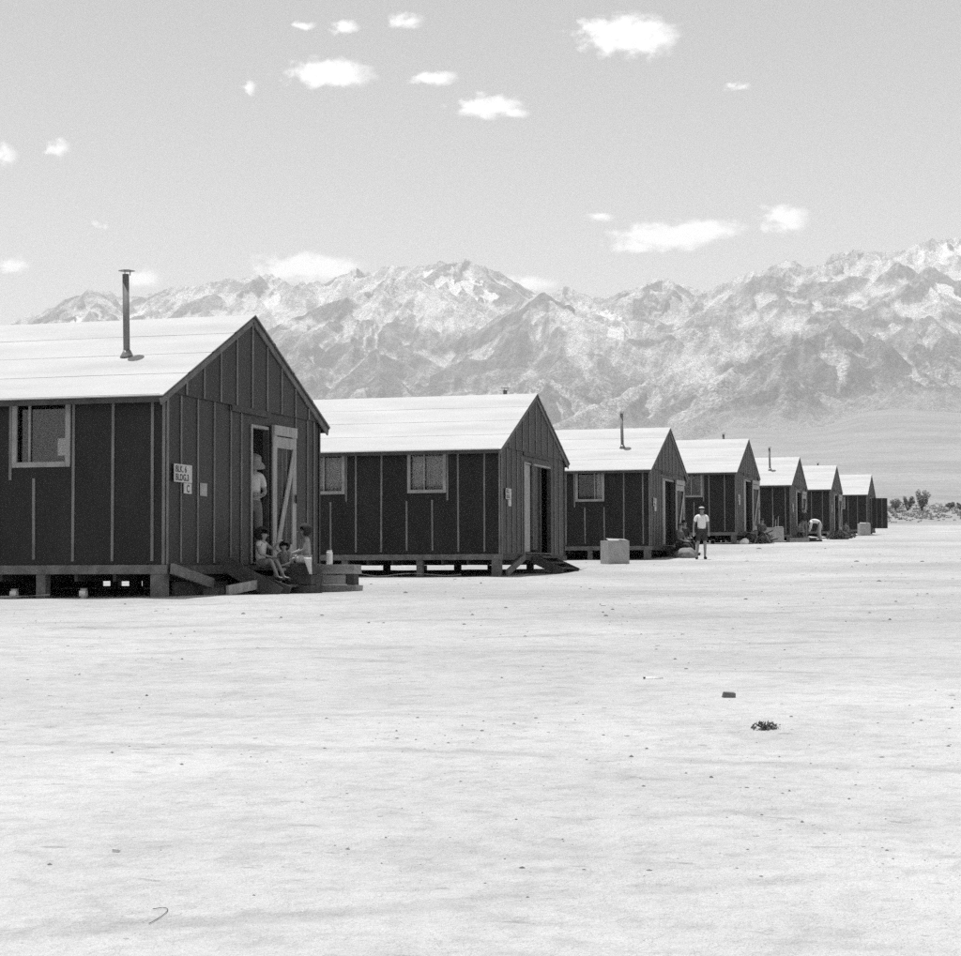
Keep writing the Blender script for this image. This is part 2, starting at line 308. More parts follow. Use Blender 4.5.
MID = [(-34.21, 0.0847), (-30.13, 0.0962), (-25.9, 0.1026), (-23.3, 0.1123), (-22.25, 0.1187), (-21.55, 0.1245), (-20.99, 0.1344), (-20.47, 0.1422), (-19.79, 0.1433), (-19.23, 0.149), (-18.7, 0.1548), (-18.34, 0.1548), (-18.02, 0.1491), (-17.43, 0.1408), (-16.93, 0.132), (-16.25, 0.1278), (-15.6, 0.1268), (-15.04, 0.1365), (-14.15, 0.1437), (-13.71, 0.1343), (-13.07, 0.1254), (-12.3, 0.1278), (-11.62, 0.1442), (-10.94, 0.1508), (-10.07, 0.1386), (-9.78, 0.1293), (-9.17, 0.1383), (-8.14, 0.1513), (-7.42, 0.1551), (-6.58, 0.1536), (-5.77, 0.1604), (-5.09, 0.1625), (-4.3, 0.1584), (-4.02, 0.1436), (-3.2, 0.1228), (-2.34, 0.1073), (-1.0, 0.0941), (1.99, 0.1121), (8, .1)]
FRONT = [(-34.2, 0.065), (-30.12, 0.0712), (-25.89, 0.0771), (-23.29, 0.0826), (-21.55, 0.0905), (-18.61, 0.0855), (-17.14, 0.0788), (-15.96, 0.087), (-14.49, 0.0992), (-13.9, 0.094), (-12.73, 0.0866), (-11.55, 0.0952), (-10.38, 0.1037), (-9.21, 0.1152), (-8.04, 0.1199), (-6.89, 0.1231), (-6.02, 0.1278), (-5.46, 0.1138), (-4.61, 0.1109), (-3.49, 0.1003), (-2.35, 0.0923), (0.08, 0.0836), (1.97, 0.0851), (8, .08)]
SNOW = [(-17.67, 0.1527, 0.29, 0.0036), (-17.28, 0.1486, 0.29, 0.0036), (-16.84, 0.146, 0.47, 0.0036), (-16.48, 0.1475, 0.29, 0.0026), (-18.61, 0.1589, 0.24, 0.0021), (-16.84, 0.1605, 0.47, 0.0015), (-15.98, 0.1413, 0.29, 0.0021), (-19.79, 0.1495, 0.41, 0.0015), (-22.34, 0.1388, 0.24, 0.0036), (-3.11, 0.1622, 0.59, 0.0031), (-2.74, 0.1655, 0.35, 0.0026), (-2.47, 0.1592, 0.35, 0.0026), (-2.76, 0.1402, 0.29, 0.0026), (-3.31, 0.1548, 0.24, 0.0026), (-6.7, 0.1552, 0.26, 0.0026), (-12.59, 0.131, 0.41, 0.0021), (-12.21, 0.1237, 0.24, 0.0041), (-26.19, 0.129, 0.29, 0.0036), (-28.04, 0.1263, 0.15, 0.0026), (-2.54, 0.1351, 0.35, 0.0021)]
SCREE = [(-13.36, 0.1161, 0.41, 0.0113), (-13.16, 0.1073, 0.18, 0.0092), (-9.79, 0.101, 0.47, 0.0062), (-10.08, 0.1067, 0.59, 0.0051), (-8.33, 0.1277, 0.53, 0.0046), (-7.17, 0.1247, 0.53, 0.0062), (-8.63, 0.1114, 0.47, 0.0041), (-21.55, 0.1265, 0.65, 0.0026), (-17.73, 0.1336, 0.29, 0.0128), (-16.99, 0.1268, 0.41, 0.0051), (-4.59, 0.1413, 0.59, 0.0041), (-5.45, 0.1367, 0.73, 0.0031), (-4.03, 0.1309, 0.59, 0.0041), (-19.26, 0.1242, 0.09, 0.0154), (-19.58, 0.119, 0.09, 0.0092), (-20.08, 0.1241, 0.15, 0.0077), (-5.76, 0.1002, 0.09, 0.0113)]
WOODED = [(-5.87, 0.1385, 0.41, 0.0072), (-6.89, 0.1144, 0.88, 0.0051), (-5.04, 0.1136, 0.88, 0.0062), (-18.76, 0.1449, 0.35, 0.0072), (-20.38, 0.1293, 0.47, 0.0082), (-9.79, 0.1205, 0.41, 0.0092), (-21.55, 0.1085, 1.18, 0.0103), (-9.22, 0.0921, 0.88, 0.0077), (-6.91, 0.0915, 1.18, 0.0103), (-12.72, 0.0903, 1.47, 0.0072), (-14.78, 0.0931, 1.76, 0.0062), (-2.51, 0.1124, 0.35, 0.0072), (-5.2, 0.0858, 0.29, 0.0128)]
def prof(A, T): a = np.degrees(A); return np.interp(a, [p[0] for p in T], [p[1] for p in T])
def fan_z(X, Y): return np.interp(Y, _ty, _tz) + toe_lift(X, Y)
MT = {}
def range_z(X, Y, A, Rr):
    """three ranges, each a crest line with spurs and side spurs running down to the valley; faces fall away from every ridge at a steady angle"""
    rd = random.Random(5); azs_, rs_ = A[0], Rr[:, 0]
    fine = ridged(X/190., Y/190., 4, 81, .6); rough = fbm(X/60., Y/60., 4, 95)
    Xw = X + (fbm(X/420., Y/420., 4, 101)-.5)*230 + (fbm(X/90., Y/90., 3, 103)-.5)*45; Yw = Y + (fbm(X/420., Y/420., 4, 105)-.5)*230 + (fbm(X/90., Y/90., 3, 107)-.5)*45
    z = fan_z(X, Y) - 22 + np.clip((Rr-5750)*.07, -60, 60) + np.clip((Rr-4900)/700, 0, 1)*((ridged(X/260., Y/260., 5, 71)-.42)*95 + (fbm(X/1000., Y/1000., 3, 73)-.5)*190)
    tone = np.full(X.shape, .5)
    def seg(H, p, q, hp, hq, sl, tn, R_=620.):
        rp, rq = math.hypot(*p), math.hypot(*q); ap, aq = math.atan2(*p), math.atan2(*q)
        i0, i1 = np.searchsorted(rs_, [min(rp, rq)-R_, max(rp, rq)+R_]); j0, j1 = np.searchsorted(azs_, [min(ap, aq)-R_/rp, max(ap, aq)+R_/rp])
        if i1 <= i0 or j1 <= j0: return
        sx, sy = Xw[i0:i1, j0:j1], Yw[i0:i1, j0:j1]; dx, dy = q[0]-p[0], q[1]-p[1]; L = dx*dx+dy*dy+1e-6
        t = np.clip(((sx-p[0])*dx+(sy-p[1])*dy)/L, 0, 1); d = np.hypot(sx-p[0]-t*dx, sy-p[1]-t*dy)
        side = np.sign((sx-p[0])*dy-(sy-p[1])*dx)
        h = hp+(hq-hp)*t - sl*d*(1-.00035*d)
        sub = H[i0:i1, j0:j1]; m_ = h > sub; sub[m_] = h[m_]
        tt_ = tone[i0:i1, j0:j1]; tt_[m_] = (tn + side*.10)[m_]  # one flank of each ridge is coloured lighter, like a sunlit face
    for li, (T, rc, r1, amp) in enumerate(((CREST, 11500., 8900., 1.), (MID, 9600., 7300., 1.), (FRONT, 8000., 6450., .8))):
        n = 240; aa = np.linspace(math.radians(-33.5), math.radians(7.5), n)
        rcv = rc + (fbm(np.degrees(aa)*.5, aa*0+li, 4, 7)-.5)*1500
        hs = prof(aa, T)*rcv; toe = prof(aa, TOE)
        base = np.minimum(r1*toe-20, hs-80)
        hs = hs + np.array([rd.uniform(-16, 12) for _ in aa])
        H = np.full(X.shape, -500.)
        P_ = [(rcv[i]*math.sin(aa[i]), rcv[i]*math.cos(aa[i])) for i in range(n)]
        for i in range(n-1): seg(H, P_[i], P_[i+1], hs[i], hs[i+1], .88, .5, 900.)
        i = 2
        while i < n-3:
            # start spurs at local high points of the crest
            lo, hi = max(0, i-2), min(n-1, i+3); c = lo+int(np.argmax(hs[lo:hi]))
            relief = hs[c]-base[c]; p = P_[c]; h = hs[c]; dirn = aa[c] + math.pi + rd.uniform(-.5, .5); tn = rd.uniform(.2, .8)
            run = (rcv[c]-r1)*rd.uniform(.8, 1.1); m = max(6, int(run/170)); prev = p; ph = h
            for k in range(1, m+1):
                f = k/m; dirn += rd.uniform(-.28, .28); dirn += (aa[c]+math.pi-dirn)*.15
                q = (prev[0]+math.sin(dirn)*run/m, prev[1]+math.cos(dirn)*run/m)
                hh = base[c] + relief*(1-f)**(1.0 if rd.random() < .5 else .9) + rd.uniform(-14, 14)*(1-f)
                seg(H, prev, q, ph, hh, .84, tn)
                for sgn in (1, -1):
                    if rd.random() < .8:
                        d2 = dirn + sgn*rd.uniform(.6, 1.1); l2 = rd.uniform(180, 420); p2 = prev; h2 = ph-8; t2 = tn+rd.uniform(-.15, .15)
                        for e in range(2):
                            q2 = (p2[0]+math.sin(d2)*l2/2, p2[1]+math.cos(d2)*l2/2); g2 = h2-l2/2*rd.uniform(.32, .5); seg(H, p2, q2, h2, g2, .80, t2, 420.)
                            p2, h2 = q2, g2; d2 -= sgn*.35
                prev, ph = q, hh
            i += rd.choice((3, 4, 5, 6))
        tt = np.clip((Rr-r1)/(rc-r1), 0, 1); top = prof(A, T)*Rr
        zb = np.minimum(r1*prof(A, TOE)-25, top-60)
        floor_ = zb + (top-zb)*tt**1.7*.62; floor_ = np.where(Rr > rc+300, -500, np.where(Rr < r1, zb-(r1-Rr)*.6, floor_))
        H = np.maximum(H, floor_)
        H = H + np.clip((Rr-r1)/500., 0, 1)*(16*(fine-.45)+16*(rough-.5))
        z = np.maximum(z, H)
    MT['apron'] = 1-np.clip((z-fan_z(X, Y))/130., 0, 1)
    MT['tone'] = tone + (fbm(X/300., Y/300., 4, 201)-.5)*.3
    return z
def spots(P, A, Rr, Z, soft=1.):
    a = np.degrees(A); e = (Z-.95)/Rr; m = np.zeros_like(a)
    a = a + (fbm(a*5, Rr/120., 4, 131)-.5)*.55; e = e + (fbm(a*6, Rr/90., 4, 137)-.5)*.007
    for (pa, pe, ra, re) in P:
        m = np.maximum(m, 1-np.sqrt(((a-pa)/ra)**2+((e-pe)/re)**2)/1.25)
    return np.clip(m*soft, 0, 1)
maz = np.radians(np.concatenate([np.arange(-42, -31, .12), np.arange(-31.5, 0, .028), np.arange(0, 9, .12)]))
mrs = np.concatenate([np.arange(4900, 12600, 15.)])
def gully(X, Y, Z, A, Rr):
    # hollows: height below the neighbourhood mean
    k = 13; P = np.pad(Z, k, mode='edge'); c = np.cumsum(np.cumsum(P, 0), 1); c = np.pad(c, ((1, 0), (1, 0)))
    n = 2*k+1; mean = (c[n:, n:]-c[:-n, n:]-c[n:, :-n]+c[:-n, :-n])/(n*n)
    return np.clip((mean-Z)/60.+.5, 0, 1)
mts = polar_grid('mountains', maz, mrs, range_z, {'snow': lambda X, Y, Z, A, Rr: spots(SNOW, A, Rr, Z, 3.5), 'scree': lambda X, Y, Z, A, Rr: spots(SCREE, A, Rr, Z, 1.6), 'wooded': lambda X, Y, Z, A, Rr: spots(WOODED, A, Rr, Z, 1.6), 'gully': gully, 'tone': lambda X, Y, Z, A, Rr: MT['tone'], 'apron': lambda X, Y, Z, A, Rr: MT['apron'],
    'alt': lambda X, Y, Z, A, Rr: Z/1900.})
tag(mts, kind='structure')
K = bpy.data.materials.new('mountain_rock'); K.use_nodes = True; t = K.node_tree; b = t.nodes['Principled BSDF']; b.inputs['Roughness'].default_value = .95; b.inputs['Specular IOR Level'].default_value = .05
def attr(n):
    q = N(t, 'ShaderNodeAttribute', attribute_name=n); return q.outputs['Fac']
O = N(t, 'ShaderNodeTexCoord').outputs['Object']
pn = noise(t, O, .006, 9, .72); pn2 = noise(t, O, .05, 5, .8); pn3 = noise(t, O, .0014, 6, .62)
strk = noise(t, O, .022, 6, .7, (1, .16, .3), R(14))
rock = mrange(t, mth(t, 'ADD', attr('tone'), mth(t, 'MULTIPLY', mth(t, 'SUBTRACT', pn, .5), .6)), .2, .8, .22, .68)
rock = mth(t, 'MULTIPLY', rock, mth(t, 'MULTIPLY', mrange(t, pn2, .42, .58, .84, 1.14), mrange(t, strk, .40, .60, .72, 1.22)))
scr = mth(t, 'MAXIMUM', attr('scree'), mrange(t, mth(t, 'MULTIPLY', mth(t, 'ADD', attr('gully'), mth(t, 'MULTIPLY', mth(t, 'SUBTRACT', strk, .5), .5)), mth(t, 'ADD', attr('alt'), .25)), .52, .72, 0, .9))
def mixf(a, b_, f):
    return mth(t, 'ADD', mth(t, 'MULTIPLY', a, mth(t, 'SUBTRACT', 1.0, f)), mth(t, 'MULTIPLY', b_, f))
c1 = mixf(rock, mth(t, 'MULTIPLY', mrange(t, pn2, .3, .7, .85, 1.1), .80), scr)
lowveg = mrange(t, mth(t, 'ADD', attr('alt'), mth(t, 'MULTIPLY', mth(t, 'SUBTRACT', pn3, .5), .6)), .35, .62, .75, .15)
veg = mth(t, 'MULTIPLY', mth(t, 'MAXIMUM', lowveg, attr('wooded'), ), mrange(t, noise(t, O, .07, 4, .85), .44, .56, 0, 1), None, True)
c2 = mixf(c1, .07, mth(t, 'MULTIPLY', veg, .72))
ap = mrange(t, mth(t, 'ADD', attr('apron'), mth(t, 'MULTIPLY', mth(t, 'SUBTRACT', pn, .5), 1.1)), .15, .85, 0, .9)
c2 = mixf(c2, mth(t, 'MULTIPLY', mrange(t, pn2, .4, .6, .80, 1.12), .42), ap)
snv = mth(t, 'ADD', mth(t, 'MULTIPLY', attr('snow'), .78), mth(t, 'ADD', mth(t, 'MULTIPLY', mth(t, 'SUBTRACT', strk, .5), 1.5), mth(t, 'ADD', mth(t, 'MULTIPLY', mth(t, 'SUBTRACT', attr('gully'), .5), 1.3), mth(t, 'MULTIPLY', mth(t, 'SUBTRACT', pn, .5), .8))))
sn = mth(t, 'MULTIPLY', mrange(t, snv, .38, .62, 0, 1), mrange(t, mth(t, 'ADD', attr('snow'), mrange(t, attr('alt'), .72, .95, 0, .35)), .05, .3, 0, 1))
c3 = mixf(c2, .92, sn)
cc = N(t, 'ShaderNodeCombineColor'); [t.links.new(c3, cc.inputs[i]) for i in range(3)]; t.links.new(cc.outputs[0], b.inputs['Base Color'])
bp = N(t, 'ShaderNodeBump'); bp.inputs['Strength'].default_value = 1; bp.inputs['Distance'].default_value = 30
t.links.new(noise(t, O, .014, 9, .78), bp.inputs['Height']); t.links.new(bp.outputs[0], b.inputs['Normal'])
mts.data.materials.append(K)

# ------------------------------------------------------------------ haze
if HAZE:
    H = MB(); hm = bpy.data.materials.new('valley_haze'); hm.use_nodes = True; t = hm.node_tree; t.nodes.clear()
    pv = N(t, 'ShaderNodeVolumePrincipled'); pv.inputs['Color'].default_value = (1, 1, 1, 1); pv.inputs['Density'].default_value = HAZE; pv.inputs['Anisotropy'].default_value = 0
    oo = N(t, 'ShaderNodeOutputMaterial'); t.links.new(pv.outputs[0], oo.inputs['Volume'])
    H.box((-13500, -9400, -270), (13500, 14200, 2150), hm); hz_o = H.build('haze'); tag(hz_o, kind='stuff')

# ------------------------------------------------------------------ barracks
XG = -12.07; W = 6.1; LEN = 30.5; FZ = .5; HP = 2.47; HR = 3.89
CX = Vector((XG, 0, 0))
def wall_y(mb, y0, y1, x0, x1, z0, z1, holes, M):
    """wall slab between y0 and y1 running along x with rectangular holes (xa, xb, za, zb)"""
    xs = sorted({x0, x1} | {c for h in holes for c in h[:2]})
    for a, c in zip(xs[:-1], xs[1:]):
        hs = [h for h in holes if h[0] <= a+1e-6 and h[1] >= c-1e-6]
        if not hs: mb.box((a, y0, z0), (c, y1, z1), M)
        else:
            h = hs[0]
            if h[2] > z0: mb.box((a, y0, z0), (c, y1, h[2]), M)
            if h[3] < z1: mb.box((a, y0, h[3]), (c, y1, z1), M)
def make_text(s, size, parent, loc, M, sx=1.):
    cu = bpy.data.curves.new('txt', 'FONT'); cu.body = s; cu.size = size; cu.extrude = .001; cu.align_x = 'LEFT'; cu.offset = .003
    o = bpy.data.objects.new('txt', cu); COL.objects.link(o)
    bpy.context.view_layer.update()
    me = bpy.data.meshes.new_from_object(o.evaluated_get(bpy.context.evaluated_depsgraph_get()))
    bpy.data.objects.remove(o)
    for v in me.vertices:
        x, y, z = v.co; v.co = (z, x*sx, y)
    me.materials.clear(); me.materials.append(M)
    t = bpy.data.objects.new('lettering', me); COL.objects.link(t); t.parent = parent; t.location = loc; return t

def barrack(i, Y0, zfloor, label, P):
    zg = zfloor - FZ
    root = empty('barrack', (XG, Y0, zg)); tag(root, label, 'barrack', 'tar paper barracks in a row')
    tilt = P.get('tilt', 0); root.rotation_euler = (0, tilt, 0)
    FT, PT, RT = FZ, FZ+HP, FZ+HR
    b0, w0, ww = P['b0'], P['w0'], .94
    WZ0, WZ1 = FT+1.40, FT+2.40
    wins = [-w0 - 2.49*k for k in range(P.get('nw', 1))]
    holes = [(x-ww+.06, x-.06, WZ0+.06, WZ1-.06) for x in wins]
    # --- walls
    mb = MB()
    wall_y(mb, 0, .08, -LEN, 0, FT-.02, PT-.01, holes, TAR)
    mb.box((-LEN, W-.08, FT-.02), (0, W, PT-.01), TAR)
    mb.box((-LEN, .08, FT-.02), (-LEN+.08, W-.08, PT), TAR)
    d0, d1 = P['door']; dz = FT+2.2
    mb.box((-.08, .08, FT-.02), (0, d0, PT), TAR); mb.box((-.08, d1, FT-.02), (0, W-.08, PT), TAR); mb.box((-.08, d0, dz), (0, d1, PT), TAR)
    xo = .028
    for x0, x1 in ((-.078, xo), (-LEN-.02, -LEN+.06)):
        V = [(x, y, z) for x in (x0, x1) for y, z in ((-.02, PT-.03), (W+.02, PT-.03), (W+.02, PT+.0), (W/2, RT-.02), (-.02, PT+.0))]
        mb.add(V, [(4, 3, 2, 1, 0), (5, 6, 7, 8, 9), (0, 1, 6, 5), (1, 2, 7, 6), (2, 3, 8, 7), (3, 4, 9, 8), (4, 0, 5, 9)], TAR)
    # battens long side
    bw_ = .042
    def vb(x, z0, z1):
        e = random.uniform(-.012, .012); e2 = random.uniform(-.03, .03); mb.bar((x, -.0085, z0), (x+e, -.0085, z1+min(0, e2)), bw_, .015, BAT, (1, 0, 0))
    x = -b0
    while x > -LEN+.3:
        inside = [q for q in wins if q-ww-.03 < x < q+.0]
        if inside:
            vb(x, FT+.06, WZ0-.16)
        else: vb(x, FT+.03, PT-.05)
        x -= .6275
    for q in wins:
        vb(q-ww-.035 if i % 2 == 0 else q+.03, FT+1.22, PT-.1)
    mb.box((-.055, -.02, FT-.02), (-.012, -.001, PT-.02), BAT)     # corner board
    # battens gable
    y = .07
    k = 0
    for k in range(-4, 5):
        y = W/2 + k*.61; ht = RT - abs(y-W/2)*(HR-HP)/(W/2) - .12
        mb.box((xo+.001, y-.02, PT-.02), (xo+.015, y+.02, ht), BAT)
    for y in P['gb']:
        if d0-.02 < y < d1+.02: continue
        mb.box((.001, y-.019, FT+.01), (.015, y+.019, PT-.035), BAT)
    for y in (.03, W-.035): mb.box((.001, y-.03, FT-.02), (.016, y+.025, PT-.035), BAT if y < 1 else TAR)
    mb.build('wall', root)
    # interior: floor, ceiling boards, far partition
    fl = MB(); fl.box((-LEN+.08, .08, FT-.12), (-.08, W-.08, FT), WOOD); fl.build('floor_deck', root)
    iw = MB(); iw.box((-4.9, .08, FT), (-4.85, W-.08, PT), INT); iw.box((-2.9, 3.95, FT), (-.08, 4.0, PT-.2), INT)
    for y in np.arange(.4, 6, .61): iw.box((-4.85, y, FT), (-4.80, y+.05, PT), RAW)
    iw.build('partition', root)
    # --- roof in lapped courses
    rf = MB(); sl = (HR-HP)/(W/2); ov = P.get('ov', .30); n = 4; th = .035
    ex0, ex1 = -LEN-.1, .085
    for sgn in (1, -1):
        def pt(s, lift, x):   # s = distance in plan from ridge
            y = W/2 - sgn*s; z = RT + .045 - s*sl + lift; return (x, y, z)
        tot = W/2+ov
        for c in range(n):
            s0, s1 = tot*c/n - (.06 if c else 0), tot*(c+1)/n
            nx = 60 if sgn == 1 else 2
            xs = np.linspace(ex0, ex1, nx)
            lift0, lift1 = .000, .004
            wob = [random.uniform(-.008, .008) for _ in xs]; lz = [random.uniform(0, .003) for _ in xs]
            V = []; F = []
            for a, x in enumerate(xs):
                V += [pt(s0, lift0, x), pt(s1 + (wob[a] if c < n-1 else 0), lift1+lz[a]*(c < n-1), x), pt(s1 + (wob[a] if c < n-1 else 0), -.012, x), pt(s0, -.012, x)]
            for a in range(len(xs)-1):
                o = a*4
                for e in range(4): F.append((o+e, o+4+e, o+4+(e+1) % 4, o+(e+1) % 4)[::sgn])
            F += [(0, 1, 2, 3)[::sgn], (len(V)-1, len(V)-2, len(V)-3, len(V)-4)[::sgn]]
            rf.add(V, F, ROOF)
        # sheathing boards beneath + eave fascia
        a, b_, c_, d_ = pt(0, -.014, ex0+.01), pt(tot-.02, -.014, ex0+.01), pt(tot-.02, -.045, ex0+.01), pt(0, -.045, ex0+.01)
        V = [a, b_, c_, d_] + [(ex1-.012, p[1], p[2]) for p in (a, b_, c_, d_)]
        rf.add(V, [(0, 1, 5, 4), (1, 2, 6, 5), (2, 3, 7, 6), (3, 0, 4, 7), (3, 2, 1, 0), (4, 5, 6, 7)], DWOOD)
    ro = rf.build('roof', root)
    # ridge roll
    # rake boards + eave boards
    rk = MB(); tot = W/2+ov
    for sgn in (1, -1):
        p = (ex1-.045, W/2-sgn*.0, RT-.055); q = (ex1-.045, W/2-sgn*(tot-.02), RT-.055-(tot-.02)*sl)
        rk.bar(p, q, .10, .025, WOOD)
    rk.build('rake_board', root)
    ev = MB()
    for yy in (-ov+.035, W+ov-.035): ev.box((ex0+.02, yy-.012, PT-.235+.045+.0), (ex1-.06, yy+.012, PT-.075), DWOOD)
    ev.build('fascia', root)
    # --- sill beams, posts
    sb = MB()
    sb.box((-LEN+.02, -.045, FT-.155), (.04, -.003, FT-.025), WOOD); sb.box((-LEN+.02, W+.003, FT-.155), (.04, W+.045, FT-.025), WOOD)
    sb.box((-LEN+.02, W/2-.05, FT-.25), (-.05, W/2+.05, FT-.125), WOOD); sb.box((-.0, 0, FT-.155), (.035, W, FT-.025), DWOOD)
    for x in np.arange(-LEN+.4, -.2, .61): sb.box((x-.025, .03, FT-.26), (x+.025, W-.03, FT-.125), DWOOD)
    sb.build('sill_beam', root)
    px = [-.12] + [-.12-1.85*k for k in range(1, 17)]
    for k, x in enumerate(px):
        if abs(x) > 12: continue
        for yy in (.07, W/2, W-.07):
            pw = .11 if (k == 0 and yy < 1) else .075
            p = MB(); zb = gz(XG+x, Y0+yy)-zg-.05
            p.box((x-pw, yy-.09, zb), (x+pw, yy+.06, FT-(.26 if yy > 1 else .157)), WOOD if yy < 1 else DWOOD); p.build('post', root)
    if i == 0:
        kb = MB()
        for (a, c) in ((-LEN, -4.1), (-3.32, -.03)): kb.box((a, W-.06, zg*0-.15), (c, W-.02, FT-.27), DWOOD)
        kb.box((-.09, .4, -.08), (-.05, 2.3, FT-.27), DWOOD); kb.box((-.092, 3.6, -.08), (-.052, W-.2, FT-.27), DWOOD)
        kb.box((-4.1, W-.058, -.15), (-3.32, W-.024, .13), DWOOD)
        kb.build('skirt_boards', root)
    # --- windows
    for k, q in enumerate(wins):
        fr = MB(); x0, x1 = q-ww, q; t_ = .075
        fr.box((x0, -.035, WZ0), (x0+t_, -.002, WZ1), TRIM); fr.box((x1-t_, -.035, WZ0), (x1, -.002, WZ1), TRIM)
        fr.box((x0+t_, -.033, WZ1-t_), (x1-t_, -.003, WZ1), TRIM); fr.box((x0+t_, -.045, WZ0), (x1-t_, -.003, WZ0+t_), TRIM)
        wf = fr.build('window', root)
        ms = MB(); xm = x0 + P.get('mull', .3)*ww; ms.box((xm-.016, .02, WZ0+.07), (xm+.016, .045, WZ1-.07), TRIM)
        if P.get('rail') and k == 1: ms.box((xm+.02, .018, WZ0+.5), (x1-t_, .04, WZ0+.53), TRIM)
        if P.get('rail'): ms.box((x0+t_, .018, WZ0+.5), (xm-.02, .04, WZ0+.53), TRIM)
        ms.build('sash', wf)
        pn = MB(); pn.box((x0+.065, .050, WZ0+.065), (x1-.065, .054, WZ1-.065), GL); pn.build('pane', wf)
        def drape(xa, xb, shape=None, yy=.12, M=CURT):
            c = MB(); nn = 40; V = []; F = []
            for a in range(nn+1):
                f = a/nn; x = xa+(xb-xa)*f; yv = yy+.018*math.sin(f*abs(xb-xa)*75)+.006*math.sin(f*31)
                zb = WZ0+.03 if shape is None else shape(f)
                V += [(x, yv, WZ1-.02), (x, yv, (WZ1+zb)/2), (x, yv, zb)]
            for a in range(nn):
                for e in range(2): F.append((a*3+e, a*3+3+e, a*3+4+e, a*3+1+e))
            c.add(V, F, M); c.build('curtain', wf, smooth=True)
        cs = P.get('curt')
        if cs == 'drawn': drape(xm+.01, x1-.03, None, .10, mat('dim_curtain', .03, .9, .3, 3)); 
        if cs == 'pair': drape(x0+.06, x0+.40, None, .085, mat('dim_lining', .42, .9, .2, 6)); drape(x0+.44, x1-.05, None, .085, mat('striped_curtain', .42, .9, .5, 14, (9, .1, .05)))
        if cs == 'strip': drape(x1-.27, x1-.05)
        if cs == 'tied':
            drape(x0+.05, q-ww/2, lambda f: WZ0+.05+.85*f**1.3, .12, mat('dim_curtain2', .14, .9, .2, 3)); drape(q-ww/2, x1-.05, lambda f: WZ0+.05+.85*(1-f)**1.3, .12, mat('dim_curtain2', .14))
        if cs == 'drawn' and i == 0:
            nb = MB(); nb.box((x1-.245, .058, WZ0+.17), (x1-.08, .061, WZ0+.42), PAPER); tag(nb.build('window_notice', wf))
    # --- door
    fr = MB(); 
    fr.box((-.08, d0, FT+.0), (.022, d0+.05, dz), TRIM); fr.box((-.08, d1-.04, FT), (.022, d1, dz), DWOOD); fr.box((-.08, d0+.05, dz-.045), (.022, d1-.04, dz), TRIM); fr.box((-.1, d0+.05, FT+.001), (.05, d1-.04, FT+.03), WOOD)
    if P.get('strip'):
        a, c = P['strip']; fr.box((-.035, a, FT+.05), (.012, c, dz-.06), RAW)
    fr.build('door_frame', root)
    hd = MB(); hd.box((.03, P.get('hd', (d0-.1, d1))[0], PT-.12), (.042, P.get('hd', (d0-.1, d1))[1], PT-.03), DWOOD); hd.build('header_strip', root)
    lw = P.get('leaf')
    if lw:
        wd, zt, ang, hy = lw['w'], FT+2.24, lw['ang'], lw['hinge']
        leaf = empty('door', (.035, hy, 0), ang); leaf.parent = root
        L = MB(); zb = FT+.1; zt_ = zt
        L.box((0, 0, zb), (.022, wd, zt_), lw.get('skin', DWOOD))
        if lw.get('z', True):
            for s_ in (1,):
                L.box((.022, .0, zb), (.047, .15, zt_), RAW); L.box((.022, wd-.15, zb), (.047, wd, zt_), RAW)
                L.box((.048, .0, zt_-.16), (.068, wd, zt_), RAW); L.box((.022, .15, zt_-.36), (.0475, wd-.15, zt_-.18), RAW)
                L.box((.022, .15, zb+.05), (.047, wd-.15, zb+.22), RAW)
                L.bar((.058, wd-.1, zt_-.38), (.058, .13, zb+.12), .13, .02, RAW, (0, 1, 0))
            for y in (wd*.42, wd*.6): L.box((.0222, y-.012, zb+.2), (.032, y+.012, zt_-.36), BAT)
        else:
            for y in (.02, wd*.33, wd*.66, wd-.03): L.box((.0222, y-.018, zb), (.034, y+.018, zt_), BAT)
            for y in (.02, wd*.33, wd*.66, wd-.03): L.box((-.012, y-.018, zb), (-.0002, y+.018, zt_), BAT)
        L.build('leaf_boards', leaf)
        h = MB(); h.box((.069, wd-.1, FT+1.0), (.10, wd-.05, FT+1.14), INK); h.build('handle', leaf)
        
        for z in (.35, 1.9): h = MB(); h.box((.0, -.03, FT+z), (.03, .09, FT+z+.05), INK); h.build('hinge', leaf)
    # --- stove pipe
    if P.get('pipe'):
        xx, yy, ztop = P['pipe']; s = abs(W/2-yy); zr = RT+.045-s*sl
        sp = MB(); sp.tube([(xx, yy, zr-.25), (xx-.03, yy, zr+ztop)], .050, RUST, 16); st = sp.build('stovepipe', root, smooth=True)
        c = MB(); c.tube([(xx, yy, zr-.02), (xx, yy, zr+.09)], [.11, .055], METAL, 16); c.build('flashing', st, smooth=True)
        c = MB(); c.tube([(xx-.012, yy, zr+ztop+.05), (xx-.012, yy, zr+ztop+.075)], [.13, .02], METAL, 20)
        c.tube([(xx-.045, yy, zr+ztop-.02), (xx-.045, yy, zr+ztop+.055)], .008, METAL, 6); c.tube([(xx+.03, yy+.03, zr+ztop-.02), (xx+.03, yy+.03, zr+ztop+.055)], .008, METAL, 6)
        c.build('pipe_cap', st)
    return root
gbA = [.48, 1.06, 1.65, 2.27, 2.68, 3.05, 4.96, 5.49, 5.8]
gbB = [.5, .95, 1.4, 1.8, 5.0, 5.5]
flatZ = lambda y, w, s=RAW: dict(w=w, ang=R(-1.5), hinge=y)
FLOORS = [1.08, 1.37, 1.76, 2.52, 2.72, 3.22, 3.79]
YS = [25.4, 43.1, 60.6, 78.2, 95.5, 113.4, 137.0]
